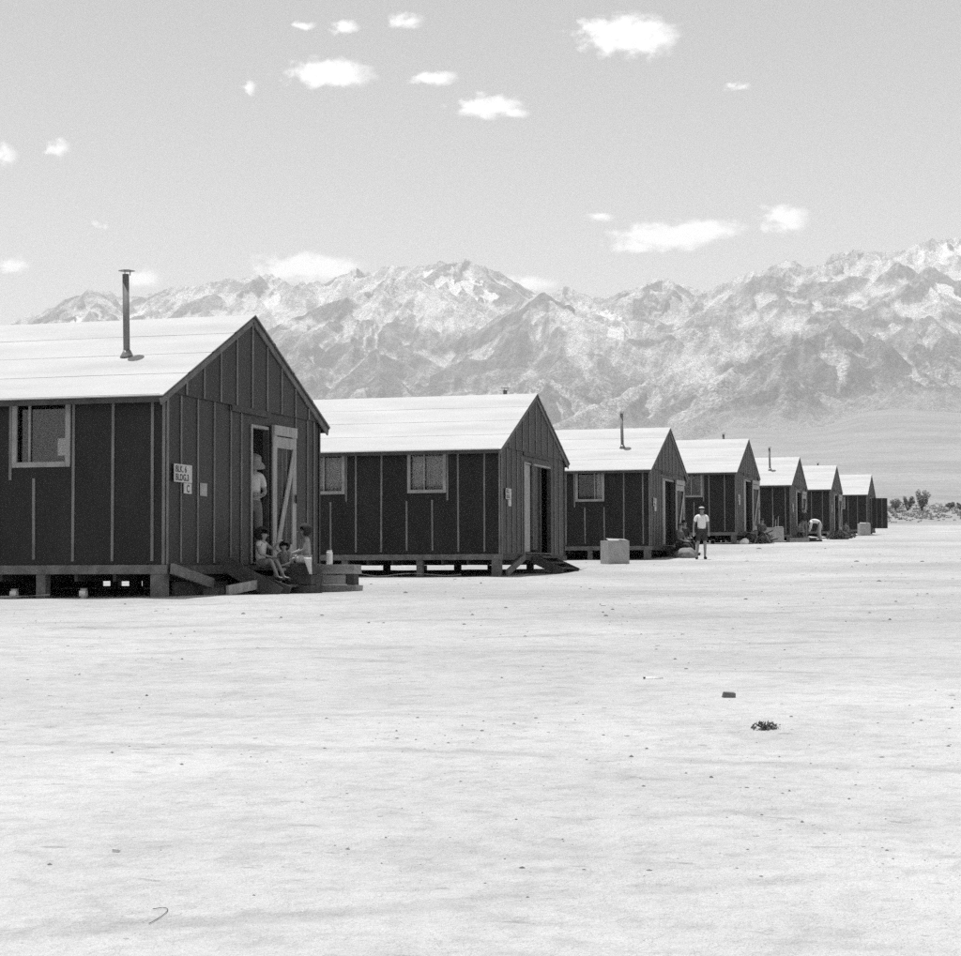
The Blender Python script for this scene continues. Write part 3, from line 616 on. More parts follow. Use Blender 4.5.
BP = [
 dict(b0=.21, w0=1.51, nw=3, curt='drawn', mull=.27, door=(3.05, 3.78), hd=(2.25, 3.8), gb=gbA, leaf=dict(w=.92, ang=R(-2), hinge=3.8), pipe=(-1.30, 1.35, 1.25)),
 dict(b0=.40, w0=1.32, nw=4, curt='pair', mull=.42, door=(2.0, 4.6), gb=gbB, strip=(2.05, 2.55), leaf=dict(w=.95, ang=R(8), hinge=2.62, z=False), pipe=(-.95, 3.9, .58)),
 dict(b0=.24, w0=1.49, nw=3, curt='strip', mull=.66, door=(1.95, 3.85), gb=gbB, strip=(2.0, 2.4), leaf=dict(w=1.15, ang=R(-4), hinge=3.95), pipe=(-1.2, 1.45, 1.12)),
 dict(b0=.47, w0=1.36, nw=2, curt='tied', mull=.5, door=(1.95, 3.85), gb=gbB, strip=(2.0, 2.5), leaf=dict(w=1.2, ang=R(-6), hinge=3.95), pipe=(-1.1, 3.9, .66)),
 dict(b0=.26, w0=1.55, nw=2, curt='strip', mull=.5, door=(1.9, 3.8), gb=gbB, strip=(1.95, 2.4), leaf=dict(w=1.1, ang=R(-4), hinge=3.9), pipe=(-1.2, 1.5, 1.1)),
 dict(b0=.45, w0=1.36, nw=2, curt='strip', mull=.5, door=(1.9, 3.8), gb=gbB, strip=(1.95, 2.4), leaf=dict(w=1.1, ang=R(-4), hinge=3.9), pipe=(-1.1, 3.9, .56)),
 dict(b0=.66, w0=1.49, nw=2, curt='pair', mull=.5, rail=True, door=(2.9, 3.9), gb=gbB, leaf=dict(w=1.15, ang=R(-72), hinge=2.86, z=False, skin=TAR)),
]
BL = ['tar paper barrack with tall capped stovepipe, nearest and largest of the row',
      'tar paper barrack with two curtained windows and wide dark doorway, second in the row',
      'tar paper barrack behind the square cardboard box, tall pipe on its front roof slope',
      'tar paper barrack with tied-back curtains in its window, fourth in the row',
      'tar paper barrack behind the tub with sticks, thin tall pipe on its roof',
      'tar paper barrack with no visible window, sixth in the row, sacks at its corner',
      'smallest tar paper barrack at the end of the row, door standing open outward']
BAR = [barrack(i, YS[i], FLOORS[i], BL[i], BP[i]) for i in range(7)]

# ------------------------------------------------------------------ signs on the gables
SIGNW = mat('sign_paint', .46, .75, .1, 9)
def sign(i, y, z, lines, sub, label, sublabel, wd=.60, hh=.26):
    X = XG+.034; Z = FLOORS[i]+z
    s = MB(); s.box((-.012, 0, 0), (.0, wd, hh), SIGNW); o = s.build('block_sign'); o.location = (X, YS[i]+y, Z); tag(o, label, 'sign', 'painted block signs on the gables')
    for k, tx in enumerate(lines):
        make_text(tx, .205*hh/.4, o, (.0015, .035, hh-(.175+.185*k)*hh/.4), INK, 1.05*wd/.6)
    s = MB(); s.box((-.012, 0, 0), (.0, .26, .15), SIGNW); p = s.build('apartment_sign'); p.location = (X, YS[i]+y+wd-.27, Z-.158); tag(p, sublabel, 'sign', 'small apartment signs on the gables')
    if sub: make_text(sub, .15, p, (.0015, .08, .022), INK, 1.0)
sign(0, .20, 1.17, ['BLK. 6', 'BLDG.3'], 'C', 'white painted block sign with black letters on the nearest gable', 'small white sign under the block sign on the nearest gable')
nm = ['second', 'third', 'fourth', 'fifth', 'sixth', 'seventh']
for i in range(1, 6):
    sign(i, .3, 1.25, ['BLK. 6', 'BLDG.'], None, 'white block sign on the gable of the %s barrack' % nm[i-1], 'small white plate under the block sign of the %s barrack' % nm[i-1], .48, .25)
s = MB(); s.box((-.005, 0, 0), (0, .25, .19), mat('grey_paper', .30, .8, .2, 8)); o = s.build('paper_notice'); o.location = (XG+.018, YS[0]+1.12, FLOORS[0]+1.0); tag(o, 'small grey paper notice tacked to the nearest gable beside the block sign', 'notice')

# ------------------------------------------------------------------ steps (things at the foot of doors)
def steps(i, y0, y1, proj, label, M=WOOD):
    root = empty('steps', (XG, YS[i], FLOORS[i]-FZ)); tag(root, label, 'steps', 'plank steps at barrack doors')
    zb = gz(XG+proj, YS[i]+(y0+y1)/2)-(FLOORS[i]-FZ)
    for yy in (y0-.02, y1+.02):
        b = MB(); b.bar((.06, yy, FZ-.12), (proj, yy, zb+.02), .20, .04, M); b.build('stringer', root)
    n = 3
    for k in range(n):
        z = FZ-.06-(FZ-.1)*(k)/n; x = .06+proj*.8*k/n
        b = MB(); b.box((x, y0, z-.04), (x+proj*.30, y1, z), RAW if M is WOOD else M, .004); b.build('tread', root)
        b = MB(); b.box((x+.02, y0, z-.16), (x+.04, y1, z-.042), DWOOD); b.build('riser', root)
    return root
steps(0, 2.35, 3.55, .95, 'plank steps below the nearest doorway where two children sit', DWOOD)
steps(1, 2.6, 4.2, .8, 'slanting plank steps below the dark doorway of the second barrack', DWOOD)
for i, l in ((2, 'plank steps of the third barrack, behind the seated group'), (3, 'plank steps of the fourth barrack, beside the dark brush heap'), (4, 'plank steps of the fifth barrack, behind the bending person'), (5, 'plank steps of the sixth barrack, among sacks')):
    steps(i, 2.3, 3.8, .9, l, DWOOD)
# sloping braces at the front corners
def brace(i, p, q, label, M=WOOD):
    b = MB(); o0 = Vector((XG, YS[i], FLOORS[i]-FZ)); b.bar(Vector(p), Vector(q), .15, .05, M)
    o = b.build('brace_plank'); o.location = o0; tag(o, label, 'plank', 'loose brace planks at the barrack corners')
brace(0, (.12, -.05, .42), (.12, 1.35, .20), 'sloping brace plank at the front corner of the nearest barrack')
brace(1, (.10, .1, .03), (.10, 1.7, .42), 'sloping brace plank at the front corner of the second barrack')
b = MB(); b.box((.05, 1.18, -.05), (.28, 1.42, .13), WOOD, .01); o = b.build('wood_block'); o.location = (XG, YS[0], FLOORS[0]-FZ); tag(o, 'short wood block propping the sloping plank at the nearest barrack', 'block')
b = MB(); b.bar((.45, 1.15, .10), (.55, 2.55, .22), .14, .05, RAW); o = b.build('leaning_plank'); o.location = (XG, YS[0], FLOORS[0]-FZ); tag(o, 'flat grey plank lying between the wood block and the plank steps', 'plank')
b = MB(); b.bar((.06, 1.95, .5), (.86, 2.15, .02), .24, .03, DWOOD); o = b.build('ramp_board'); o.location = (XG, YS[0], FLOORS[0]-FZ); tag(o, 'dark slanting board beside the nearest plank steps', 'board')

# dark crate that the right child sits on
def crate(name, loc, size, M, label, cat, rz=0, group=None, slats=True):
    r = empty(name, loc, rz); tag(r, label, cat, group); sx, sy, sz = size
    b = MB()
    for z in np.linspace(.0, sz, 4)[:-1]:
        h = sz/3-.012
        b.box((0, 0, z), (sx, .015, z+h), M); b.box((0, sy-.015, z), (sx, sy, z+h), M)
        b.box((0, .016, z), (.014, sy-.016, z+h), M); b.box((sx-.014, .016, z), (sx, sy-.016, z+h), M)
    b.build('side_slats', r)
    b = MB(); b.box((.0, 0, sz+.001), (sx, sy, sz+.016), M); b.build('lid', r); return r
B0 = Vector((XG, YS[0], FLOORS[0]-FZ))
def gl(x, y): return gz(x, y)
crate('wooden_crate', (XG+.62, YS[0]+3.0, gl(-11.3, 28.6)-.01), (.42, .5, .46), DWOOD, 'dark wooden crate under the child on the right of the steps', 'crate')
# plank stack
GREYP = mat('grey_pine', .27, .8, .35, 7, (.4, 2, 3), .3)
pk = empty('plank_stack', (XG+.35, YS[0]+3.82, gl(-11.3, 29.4)-.01)); tag(pk, 'short stack of rough grey planks beside the nearest steps with a white jar on it', 'plank stack')
for k, (x0, x1, z, h, dy) in enumerate(((.12, 1.12, 0, .12, .05), (.0, .95, .13, .15, 0), (.05, 1.12, .30, .15, -.03))):
    b = MB(); b.box((x0, dy, z), (x1, dy+.34, z+h), GREYP, .012); b.build('plank', pk)
b = MB(); b.box((.97, .05, .125), (1.08, .3, .295), DWOOD, .01); b.build('spacer_block', pk)
b = MB(); b.tube([(0, 0, 0), (0, 0, .19), (0, 0, .2), (0, 0, .23)], [.05, .05, .042, .042], PAPER, 16); o = b.build('white_jar'); o.location = (XG+.98, YS[0]+3.98, gl(-11.3, 29.4)+.442); tag(o, 'white jar standing on the stack of rough planks', 'jar')

# tin cans by the nearest barrack
for (x, y, l) in ((-14.33, 25.15, 'tin can on the ground beside the pale pole by the nearest barrack'), (-13.25, 25.2, 'tin can on the ground under the third batten from the corner of the nearest barrack')):
    r = empty('tin_can', (x, y, gl(x, y)-.003)); tag(r, l, 'can', 'tin cans on the ground')
    b = MB(); b.tube([(0, 0, 0), (0, 0, .006), (0, 0, .01), (0, 0, .135), (0, 0, .14), (0, 0, .146)], [.058, .058, .055, .055, .058, .058], METAL, 20); b.build('can_body', r, smooth=False)
    b = MB(); b.box((-.05, -.0565, .03), (.05, -.0560, .11), PAPER); b.tube([(0, 0, .03), (0, 0, .11)], .0565, mat('can_label', .4, .6, .4, 30), 20, cap=False); b.build('can_label', r, smooth=True)
b = MB(); b.tube([(-15.4, 24.75, gl(-15.4, 24.75)+.03), (-14.3, 24.95, gl(-14.3, 24.95)+.03), (-13.85, 25.3, gl(-13.85, 25.3)+.05)], .018, RAW, 8); tag(b.build('wooden_pole'), 'thin pale pole lying on the dirt in front of the nearest barrack', 'pole')
# hose behind second barrack
b = MB(); pts = []
for k in range(30):
    f = k/29; x = -16.5+3.5*f; y = 42.9+.2*math.sin(f*9); pts.append((x, y, gl(x, y)+.03+.06*math.sin(f*7)**2))
b.tube(pts, .012, RAW, 6); tag(b.build('hose'), 'thin hose trailing along the ground under the second barrack', 'hose')

# boxes
def carton(loc, s, rz, label, h=.68):
    r = empty('cardboard_box', loc, rz); tag(r, label, 'box', 'big boxes in front of the barracks'); b = MB()
    w_ = s/2
    for (a, c) in (((-w_, -w_, 0), (w_, -w_+.012, h)), ((-w_, w_-.012, 0), (w_, w_, h)), ((-w_, -w_+.012, 0), (-w_+.012, w_-.012, h)), ((w_-.012, -w_+.012, 0), (w_, w_-.012, h)), ((-w_+.012, -w_+.012, 0), (w_-.012, w_-.012, .012))): b.box(a, c, CARD, .006)
    b.build('box_body', r, bevel=.02)
    f = MB(); f.add([(-w_+.01, -w_, h), (w_-.01, -w_, h), (w_-.04, -w_+.28, h+.05), (-w_+.03, -w_+.3, h+.07)], [(0, 1, 2, 3)], CARD); f.add([(w_, -w_, h+.002), (w_, w_, h+.002), (w_-.3, w_, h-.02), (w_-.3, -w_, h+.03)], [(0, 1, 2, 3)], CARD); f.build('flap', r)
    return r
carton((-12.1, 55.4, gl(-12.1, 55.4)-.01), .64, R(35), 'square pale cardboard box in front of the third barrack')
carton((-11.85, 132.0, gl(-11.9, 132)-.01), .70, R(20), 'pale box in front of the last barrack', .82)
r = empty('wash_tub', (-12.45, 92.4, gl(-12.45, 92.4)-.01)); tag(r, 'pale wooden tub holding upright sticks in front of the fifth barrack', 'tub'); b = MB()
b.box((-.42, -.35, 0), (.38, .35, .72), CARD, .02); b.build('tub_body', r); b = MB(); b.box((.05, -.33, .722), (.36, .2, .76), PAPER, .01); b.build('folded_cloth', r)
for x, h in ((-.12, 1.3), (.12, 1.25), (.0, 1.1)):
    b = MB(); b.bar((x, .2, .55), (x+.02, .25, h), .05, .03, TRIM); b.build('stick', r)

def foliage_clump(mb, c, rad, n, M, leaf=.06):
    c = Vector(c)
    for _ in range(n):
        while True:
            p = Vector([random.uniform(-1, 1) for _ in range(3)])
            if p.length < 1: break
        p = Vector((p.x*rad[0], p.y*rad[1], p.z*rad[2])) + c
        d = Vector([random.gauss(0, 1) for _ in range(3)]).normalized(); e = d.orthogonal().normalized(); g_ = d.cross(e)
        s = leaf*random.uniform(.5, 1.4); an = random.uniform(0, 6.28); a = e*math.cos(an)+g_*math.sin(an); bb = d
        mb.add([p-a*s*.3, p+bb*s*.9, p+a*s*.3, p-bb*s*.5], [(0, 1, 2, 3)], M)
# heaps of brush and scrap at the corners
def brush_heap(x, y, rx, ry, h, label, n=420):
    r = empty('brush_heap', (x, y, gl(x, y)-.02)); tag(r, label, 'brush heap'); b = MB()
    for k in range(7):
        a = random.uniform(0, 6.28); q = random.uniform(0, .7)
        foliage_clump(b, (math.cos(a)*rx*q, math.sin(a)*ry*q, h*.4*random.uniform(.5, 1.1)), (rx*.5, ry*.5, h*.42), n//7, mat('dry_brush', .07, .9, .5, 6), .13)
    b.build('twig_tangle', r)
    b = MB()
    for k in range(16):
        a = random.uniform(0, 6.28); p = Vector((random.uniform(-rx, rx)*.8, random.uniform(-ry, ry)*.8, random.uniform(.0, h*.6))); d = Vector((math.cos(a), math.sin(a), random.uniform(-.2, .5)))*random.uniform(.3, .7)
        if p.z+d.z < 0: d.z = 0
        b.bar(p, p+d, random.uniform(.03, .1), .025, random.choice((WOOD, DWOOD, DWOOD)))
    b.build('scrap_boards', r); return r
brush_heap(-11.3, 79.3, .6, .9, .5, 'dark heap of brush and scrap boards at the steps of the fourth barrack', 500)
brush_heap(-11.2, 113.6, .6, 1.1, .72, 'dark heap of brush at the steps of the sixth barrack')
def sack(x, y, s, M, label):
    b = MB(); b.blob((0, 0, s[2]*.62), s, M, 3, .14, -s[2]*.62); o = b.build('sack', smooth=True); o.location = (x, y, gl(x, y)-.02); tag(o, label, 'sack')
sack(-11.25, 62.0, (.38, .3, .2), mat('sack_cloth', .2, .9, .3, 9), 'pale lumpy sack on the ground beside the seated group')
brush_heap(-11.35, 109.3, .45, .6, .45, 'small grey brush heap on the ground between the bending person and the sixth barrack', 300)
sack(-11.75, 78.05, (.17, .17, .16), WHITE, 'small white bundle by the corner post of the fourth barrack')
crate('wooden_crate', (-12.0, 94.4, gl(-12, 94.6)-.01), (.9, .3, .24), TRIM, 'low pale crate on the ground in front of the fifth barrack corner', 'crate')
crate('wooden_crate', (-11.75, 96.4, gl(-11.7, 96.6)-.01), (.4, .3, .28), TRIM, 'low square crate beside the bending person', 'crate')

# ------------------------------------------------------------------ people
def skin_bake(name, verts, edges, radii, M, parent, sub=2, root=0, extra=None):
    me = bpy.data.meshes.new(name); me.from_pydata(verts, edges, []); o = bpy.data.objects.new(name, me); COL.objects.link(o)
    o.modifiers.new('s', 'SKIN'); sv = me.skin_vertices[0].data
    for k, r_ in enumerate(radii):
        sv[k].radius = r_ if isinstance(r_, tuple) else (r_, r_); sv[k].use_root = (k == root)
    ss = o.modifiers.new('u', 'SUBSURF'); ss.levels = sub; ss.render_levels = sub
    bpy.context.view_layer.update()
    nm_ = bpy.data.meshes.new_from_object(o.evaluated_get(bpy.context.evaluated_depsgraph_get()))
    bpy.data.objects.remove(o)
    nm_.name = name; nm_.materials.clear(); nm_.materials.append(M); nm_.polygons.foreach_set('use_smooth', [True]*len(nm_.polygons))
    if extra:   # join more geometry (face) into the same mesh
        import bmesh
        bm = bmesh.new(); bm.from_mesh(nm_); tmp = bpy.data.meshes.new('t'); tmp.from_pydata(extra.v, [], extra.f)
        base = 1
        for Mx in extra.mats: nm_.materials.append(Mx)
        tmp.polygons.foreach_set('material_index', [q+base for q in extra.m]); bm.from_mesh(tmp); bm.to_mesh(nm_); bm.free()
    ob = bpy.data.objects.new(name, nm_); COL.objects.link(ob)
    if parent: ob.parent = parent
    return ob
STAND = dict(pel=(0, 0, .93), wst=(0, 0, 1.09), che=(0, 0, 1.28), nkb=(0, .01, 1.42), nk=(0, 0, 1.49), hd=(0, -.015, 1.57), hdt=(0, -.01, 1.64),
    sL=(-.165, 0, 1.38), eL=(-.21, .02, 1.12), wL=(-.22, -.06, .88), hL=(-.22, -.09, .80), sR=(.165, 0, 1.38), eR=(.21, .02, 1.12), wR=(.22, -.06, .88), hR=(.22, -.09, .80),
    pL=(-.09, 0, .87), kL=(-.1, -.02, .49), aL=(-.1, .02, .09), tL=(-.11, -.13, .035), pR=(.09, 0, .87), kR=(.1, -.02, .49), aR=(.1, .02, .09), tR=(.11, -.13, .035))
SIT = dict(pel=(0, 0, .11), wst=(0, 0, .27), che=(0, -.02, .45), nkb=(0, -.03, .59), nk=(0, -.045, .655), hd=(0, -.07, .73), hdt=(0, -.07, .80),
    sL=(-.16, -.02, .55), eL=(-.2, -.10, .31), wL=(-.1, -.30, .24), hL=(-.06, -.37, .23), sR=(.16, -.02, .55), eR=(.2, -.10, .31), wR=(.1, -.30, .24), hR=(.06, -.37, .23),
    pL=(-.09, -.03, .08), kL=(-.11, -.42, .13), aL=(-.11, -.42, -.32), tL=(-.12, -.55, -.37), pR=(.09, -.03, .08), kR=(.11, -.42, .13), aR=(.11, -.42, -.32), tR=(.12, -.55, -.37))
BEND = dict(pel=(0, .1, .86), wst=(0, -.03, .99), che=(0, -.24, 1.02), nkb=(0, -.40, .95), nk=(0, -.46, .90), hd=(0, -.53, .84), hdt=(0, -.58, .79),
    sL=(-.16, -.35, .95), eL=(-.18, -.40, .68), wL=(-.12, -.48, .45), hL=(-.1, -.52, .38), sR=(.16, -.35, .95), eR=(.18, -.40, .68), wR=(.12, -.48, .45), hR=(.1, -.52, .38),
    pL=(-.09, .09, .82), kL=(-.12, .0, .46), aL=(-.12, .08, .09), tL=(-.13, -.07, .035), pR=(.09, .09, .82), kR=(.12, .03, .46), aR=(.13, .12, .09), tR=(.14, -.03, .035))
def person(label, loc, face, sc=1., pose=STAND, over={}, top=WHITE, bottom=GREY, sleeve=.5, legs='long', hat=None, hair='short', head=1., skin=SKIN, shoes=SHOE, belly=1.):
    """face = world direction (angle, radians) the figure looks; built facing -Y"""
    P = {k: Vector(v) for k, v in pose.items()}; P.update({k: Vector(v) for k, v in over.items()})
    root = empty('person', loc, face + math.pi/2); root.scale = (sc, sc, sc); tag(root, label, 'person')
    names = ['pel', 'wst', 'che', 'nkb', 'nk', 'hd', 'hdt']; rad = {'pel': (.14, .11), 'wst': (.125, .095), 'che': (.15, .105), 'nkb': (.075, .065), 'nk': (.05, .052), 'hd': (.072*head, .085*head), 'hdt': (.072*head, .088*head)}
    V = []; E = []; RD = []; ix = {}
    def av(n, p, r_, par=None):
        ix[n] = len(V); V.append(tuple(p)); RD.append(r_)
        if par: E.append((ix[par], ix[n]))
    prev = None
    for n in names: av(n, P[n], rad[n], prev); prev = n
    for S in 'LR':
        av('s'+S, P['s'+S], .056, 'nkb'); av('e'+S, P['e'+S], .039, 's'+S); av('w'+S, P['w'+S], .026, 'e'+S); av('h'+S, P['h'+S], (.036, .020), 'w'+S)
        av('p'+S, P['p'+S], .086, 'pel'); av('k'+S, P['k'+S], .054, 'p'+S)
        mid = P['k'+S].lerp(P['a'+S], .35); av('c'+S, mid, .052, 'k'+S); av('a'+S, P['a'+S], .034, 'c'+S); av('t'+S, P['t'+S], (.040, .028), 'a'+S)
        # fingers: five short chains, curled
        d = (P['h'+S]-P['w'+S]).normalized(); sd = Vector((1, 0, 0)); sd = (sd-d*sd.dot(d)).normalized(); nrm = d.cross(sd)
        if nrm.y > 0: nrm = -nrm
        for q, (o_, l_) in enumerate(((-.024, .06), (-.008, .072), (.009, .068), (.025, .052))):
            a0 = P['h'+S]+sd*o_+d*.012; a1 = a0+d*l_*.55+nrm*.006; a2 = a1+d*l_*.4+nrm*.022
            av('f%d%s' % (q, S), a1, .0095, 'h'+S); av('g%d%s' % (q, S), a2, .008, 'f%d%s' % (q, S))
        inn = sd*(.04 if S == 'L' else -.04)
        t0 = P['w'+S].lerp(P['h'+S], .5)+inn*.8; av('th'+S, t0+nrm*.012, .011, 'w'+S); av('ti'+S, t0+inn*.35+d*.035+nrm*.02, .009, 'th'+S)
    ex = MB(); hd_ = P['hd']; hv = (P['hdt']-P['hd']); uph = hv.normalized() if hv.length > 0 else Vector((0, 0, 1))
    fwd = Vector((0, -1, 0)); fwd = (fwd-uph*fwd.dot(uph)).normalized() if abs(uph.y) < .95 else Vector((0, 0, -1)); sdh = fwd.cross(uph)
    hr = .088*head
    def hp(f, s, u): return hd_ + fwd*f*head + sdh*s*head + uph*u*head
    ex.blob(hp(.095, 0, .005), (.012, .018, .02), skin, 1, 0); ex.blob(hp(.088, 0, -.045), (.022, .01, .006), mat('lips', .16, .5), 1, 0)
    for q in (-1, 1):
        ex.blob(hp(.083, q*.03, .035), (.013, .008, .007), INK, 1, 0); ex.blob(hp(0, q*.082, .01), (.012, .018, .028), skin, 1, 0)
        ex.blob(hp(.088, q*.032, .055), (.016, .006, .004), HAIR, 1, 0)
    body = skin_bake('body', V, E, RD, skin, root, 2, 0, ex)
    # shirt
    def cloth(name, chain, M, par=root):
        v_, e_, r_, jx = [], [], [], {}
        for (n, p, rr, pr) in chain:
            jx[n] = len(v_); v_.append(tuple(p)); r_.append(rr)
            if pr: e_.append((jx[pr], jx[n]))
        return skin_bake(name, v_, e_, r_, M, par)
    ch = [('pel', P['pel']+(P['wst']-P['pel'])*.1, (.155*belly, .125*belly), None), ('wst', P['wst'], (.145*belly, .118*belly), 'pel'), ('che', P['che'], (.168, .125), 'wst'), ('nkb', P['nkb']-(P['nkb']-P['che'])*.12, (.085, .075), 'che')]
    for S in 'LR':
        el = P['s'+S].lerp(P['e'+S], min(1, sleeve*2)*.75); ch += [('s'+S, P['s'+S], .07, 'nkb'), ('m'+S, el, .06, 's'+S)]
        if sleeve > .6: ch += [('x'+S, P['e'+S].lerp(P['w'+S], .1), .053, 'm'+S), ('y'+S, P['w'+S].lerp(P['e'+S], .1), .037, 'x'+S)]
    cloth('shirt', ch, top)
    if legs == 'skirt':
        ch = [('pel', P['pel'], (.165, .14), None)]
        for S in 'LR': ch += [('p'+S, P['p'+S], .12, 'pel'), ('k'+S, P['p'+S].lerp(P['k'+S], .85), .11, 'p'+S)]
    else:
        ch = [('wst', P['wst'].lerp(P['pel'], .25), (.138, .108), None), ('pel', P['pel'], (.158, .128), 'wst')]
        for S in 'LR':
            ch += [('p'+S, P['p'+S], .104, 'pel')]
            if legs == 'short': ch += [('k'+S, P['p'+S].lerp(P['k'+S], .82), .088, 'p'+S)]
            else: ch += [('k'+S, P['k'+S], .078, 'p'+S), ('a'+S, P['a'+S]+(P['k'+S]-P['a'+S])*.1, .062, 'k'+S)]
    cloth('skirt' if legs == 'skirt' else 'trousers', ch, bottom)
    if shoes:
        for S in 'LR':
            b = MB(); a_, t_ = P['a'+S], P['t'+S]; d = (t_-a_); d.z = 0; d = d.normalized() if d.length else Vector((0, -1, 0)); z0 = t_.z-.035
            s0 = a_-d*.05; V2 = []
            b.tube([Vector((s0.x, s0.y, z0+.04)), Vector((a_.x, a_.y, z0+.05)), Vector((t_.x, t_.y, z0+.04)), Vector((t_.x, t_.y, z0+.035))+d*.06], [.036, .048, .046, .02], shoes, 10)
            b.v = [(x, y, max(z, z0)) for x, y, z in b.v]
            b.build('shoe', root, smooth=True)
    # hair
    b = MB()
    hs = {'short': (.093, .080, .085), 'bob': (.122, .112, .112)}[hair]; c = hp(-.018 if hair == 'short' else -.022, 0, .055 if hair == 'short' else .04)
    import bmesh
    bm = bmesh.new(); bmesh.ops.create_icosphere(bm, subdivisions=3, radius=1); Vv = []
    for v in bm.verts:
        p = v.co; f_ = p.y; k = 1+.03*math.sin(p.x*23+p.z*17)+.03*math.sin(p.y*19)
        q = c + fwd*p.y*hs[0]*k*head + sdh*p.x*hs[1]*k*head + uph*p.z*hs[2]*k*head
        Vv.append(q)
    F = [tuple(v.index for v in f.verts) for f in bm.faces if not (sum(v.co.y for v in f.verts)/3 > .35 and sum(v.co.z for v in f.verts)/3 < (.45 if hair == 'bob' else .3)) and sum(v.co.z for v in f.verts)/3 > (-.95 if hair == 'bob' else -.55)]
    bm.free(); b.add(Vv, F, HAIR); b.build('hair', root, smooth=True)
    if hat == 'brim':
        b = MB(); hb = hp(0, 0, .065); V2 = []; F2 = []; n = 28
        prof_ = [(.185, -.028), (.12, .0), (.098, .005), (.096, .05), (.085, .105), (.05, .12), (.0, .11)]
        for (rr, hh) in prof_:
            for k in range(n):
                a = 2*math.pi*k/n; V2.append(hb + (fwd*math.cos(a)*1.12 + sdh*math.sin(a))*rr*head + uph*(hh+(.012*math.cos(2*a) if rr > .15 else 0))*head)
        for j in range(len(prof_)-1):
            for k in range(n): F2.append((j*n+k, j*n+(k+1) % n, (j+1)*n+(k+1) % n, (j+1)*n+k))
        b.add(V2, F2, STRAW); o = b.build('hat', root, smooth=True); sm = o.modifiers.new('t', 'SOLIDIFY'); sm.thickness = .006
        b = MB(); b.tube([hb+uph*.008, hb+uph*.032], .1005*head, GREY, 28, cap=False); b.build('hat_band', o, smooth=True)
    if hat == 'cap':
        b = MB(); cpos = hp(0, 0, .085); b.blob(cpos, (.094*head, .102*head, .055*head), LIGHT, 3, 0, -.005)
        p0 = cpos+fwd*.07; b.add([p0-sdh*.07, p0+sdh*.07, p0+sdh*.05+fwd*.075-uph*.015, p0-sdh*.05+fwd*.075-uph*.015, p0-sdh*.07+uph*.008, p0+sdh*.07+uph*.008, p0+sdh*.05+fwd*.075-uph*.007, p0-sdh*.05+fwd*.075-uph*.007], [(3, 2, 1, 0), (4, 5, 6, 7), (2, 3, 7, 6), (0, 4, 7, 3), (1, 2, 6, 5)], LIGHT)
        b.build('cap', root, smooth=True)
    return root
# doorway man, looking down and out, forearms folded in front
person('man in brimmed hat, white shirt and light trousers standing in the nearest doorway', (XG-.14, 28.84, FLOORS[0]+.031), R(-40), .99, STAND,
    dict(eL=(-.25, .0, 1.13), wL=(-.02, -.17, 1.08), hL=(.06, -.18, 1.07), eR=(.24, -.0, 1.12), wR=(.03, -.19, 1.03), hR=(-.05, -.20, 1.02), hd=(0, -.045, 1.55), hdt=(0, -.085, 1.61), nk=(0, -.02, 1.485)), mat('shaded_white_cotton', .46, .85, .10, 12, bump=.3, bscale=18), mat('khaki', .13, .85, .15, 9), .5, 'long', 'brim')  # white cotton, shade put into its colour for the people at the doorway
TZ = FLOORS[0]-.06
# left child on the top tread, looking right
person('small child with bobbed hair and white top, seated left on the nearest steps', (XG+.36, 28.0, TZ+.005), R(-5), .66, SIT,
    dict(eR=(.16, -.25, .42), wR=(.10, -.42, .56), hR=(.08, -.48, .60), kL=(-.12, -.34, .16), kR=(.12, -.36, .16), aL=(-.12, -.52, -.23), tL=(-.12, -.64, -.28), aR=(.14, -.55, -.23), tR=(.14, -.67, -.28)), mat('shaded_white_cotton', .5), GREY, .3, 'short', None, 'bob', 1.5)
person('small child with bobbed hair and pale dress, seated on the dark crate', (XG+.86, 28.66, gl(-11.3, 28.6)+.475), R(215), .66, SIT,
    dict(kL=(-.1, -.34, .10), kR=(.1, -.36, .10), aL=(-.1, -.42, -.34), aR=(.1, -.44, -.34), tL=(-.1, -.54, -.39), tR=(.1, -.56, -.39)), mat('faded_cloth', .3, .85, .12, 12), mat('shaded_white_cotton', .5), .2, 'skirt', None, 'bob', 1.5)
person('small dark-haired child in dark clothes, on the lower step between the other two children', (XG+.62, 28.38, TZ-.10), R(-95), .56, SIT, dict(kL=(-.1, -.34, .14), kR=(.1, -.34, .14), aL=(-.1, -.5, -.25), aR=(.1, -.5, -.25), tL=(-.1, -.62, -.3), tR=(.1, -.62, -.3)), GREY, DARK, .4, 'short', None, 'bob', 1.4)
b = MB(); V = []; F = []; n = 8
for a in range(n+1):
    for c in range(n+1):
        u_, v_ = a/n, c/n; V.append((.02*math.sin(u_*9)+.05*v_, -.16+.32*u_*(1-.75*v_)+.12*v_, -.26*v_))
for a in range(n):
    for c in range(n): F.append((a*(n+1)+c, a*(n+1)+c+1, (a+1)*(n+1)+c+1, (a+1)*(n+1)+c))
b.add(V, F, mat('shaded_white_cotton', .5)); o = b.build('white_cloth', smooth=True); o.location = (XG+1.02, 28.30, gl(-11.3, 28.6)+.56); o.modifiers.new('t', 'SOLIDIFY').thickness = .004; tag(o, 'white cloth hanging to a point between the two seated children', 'cloth')
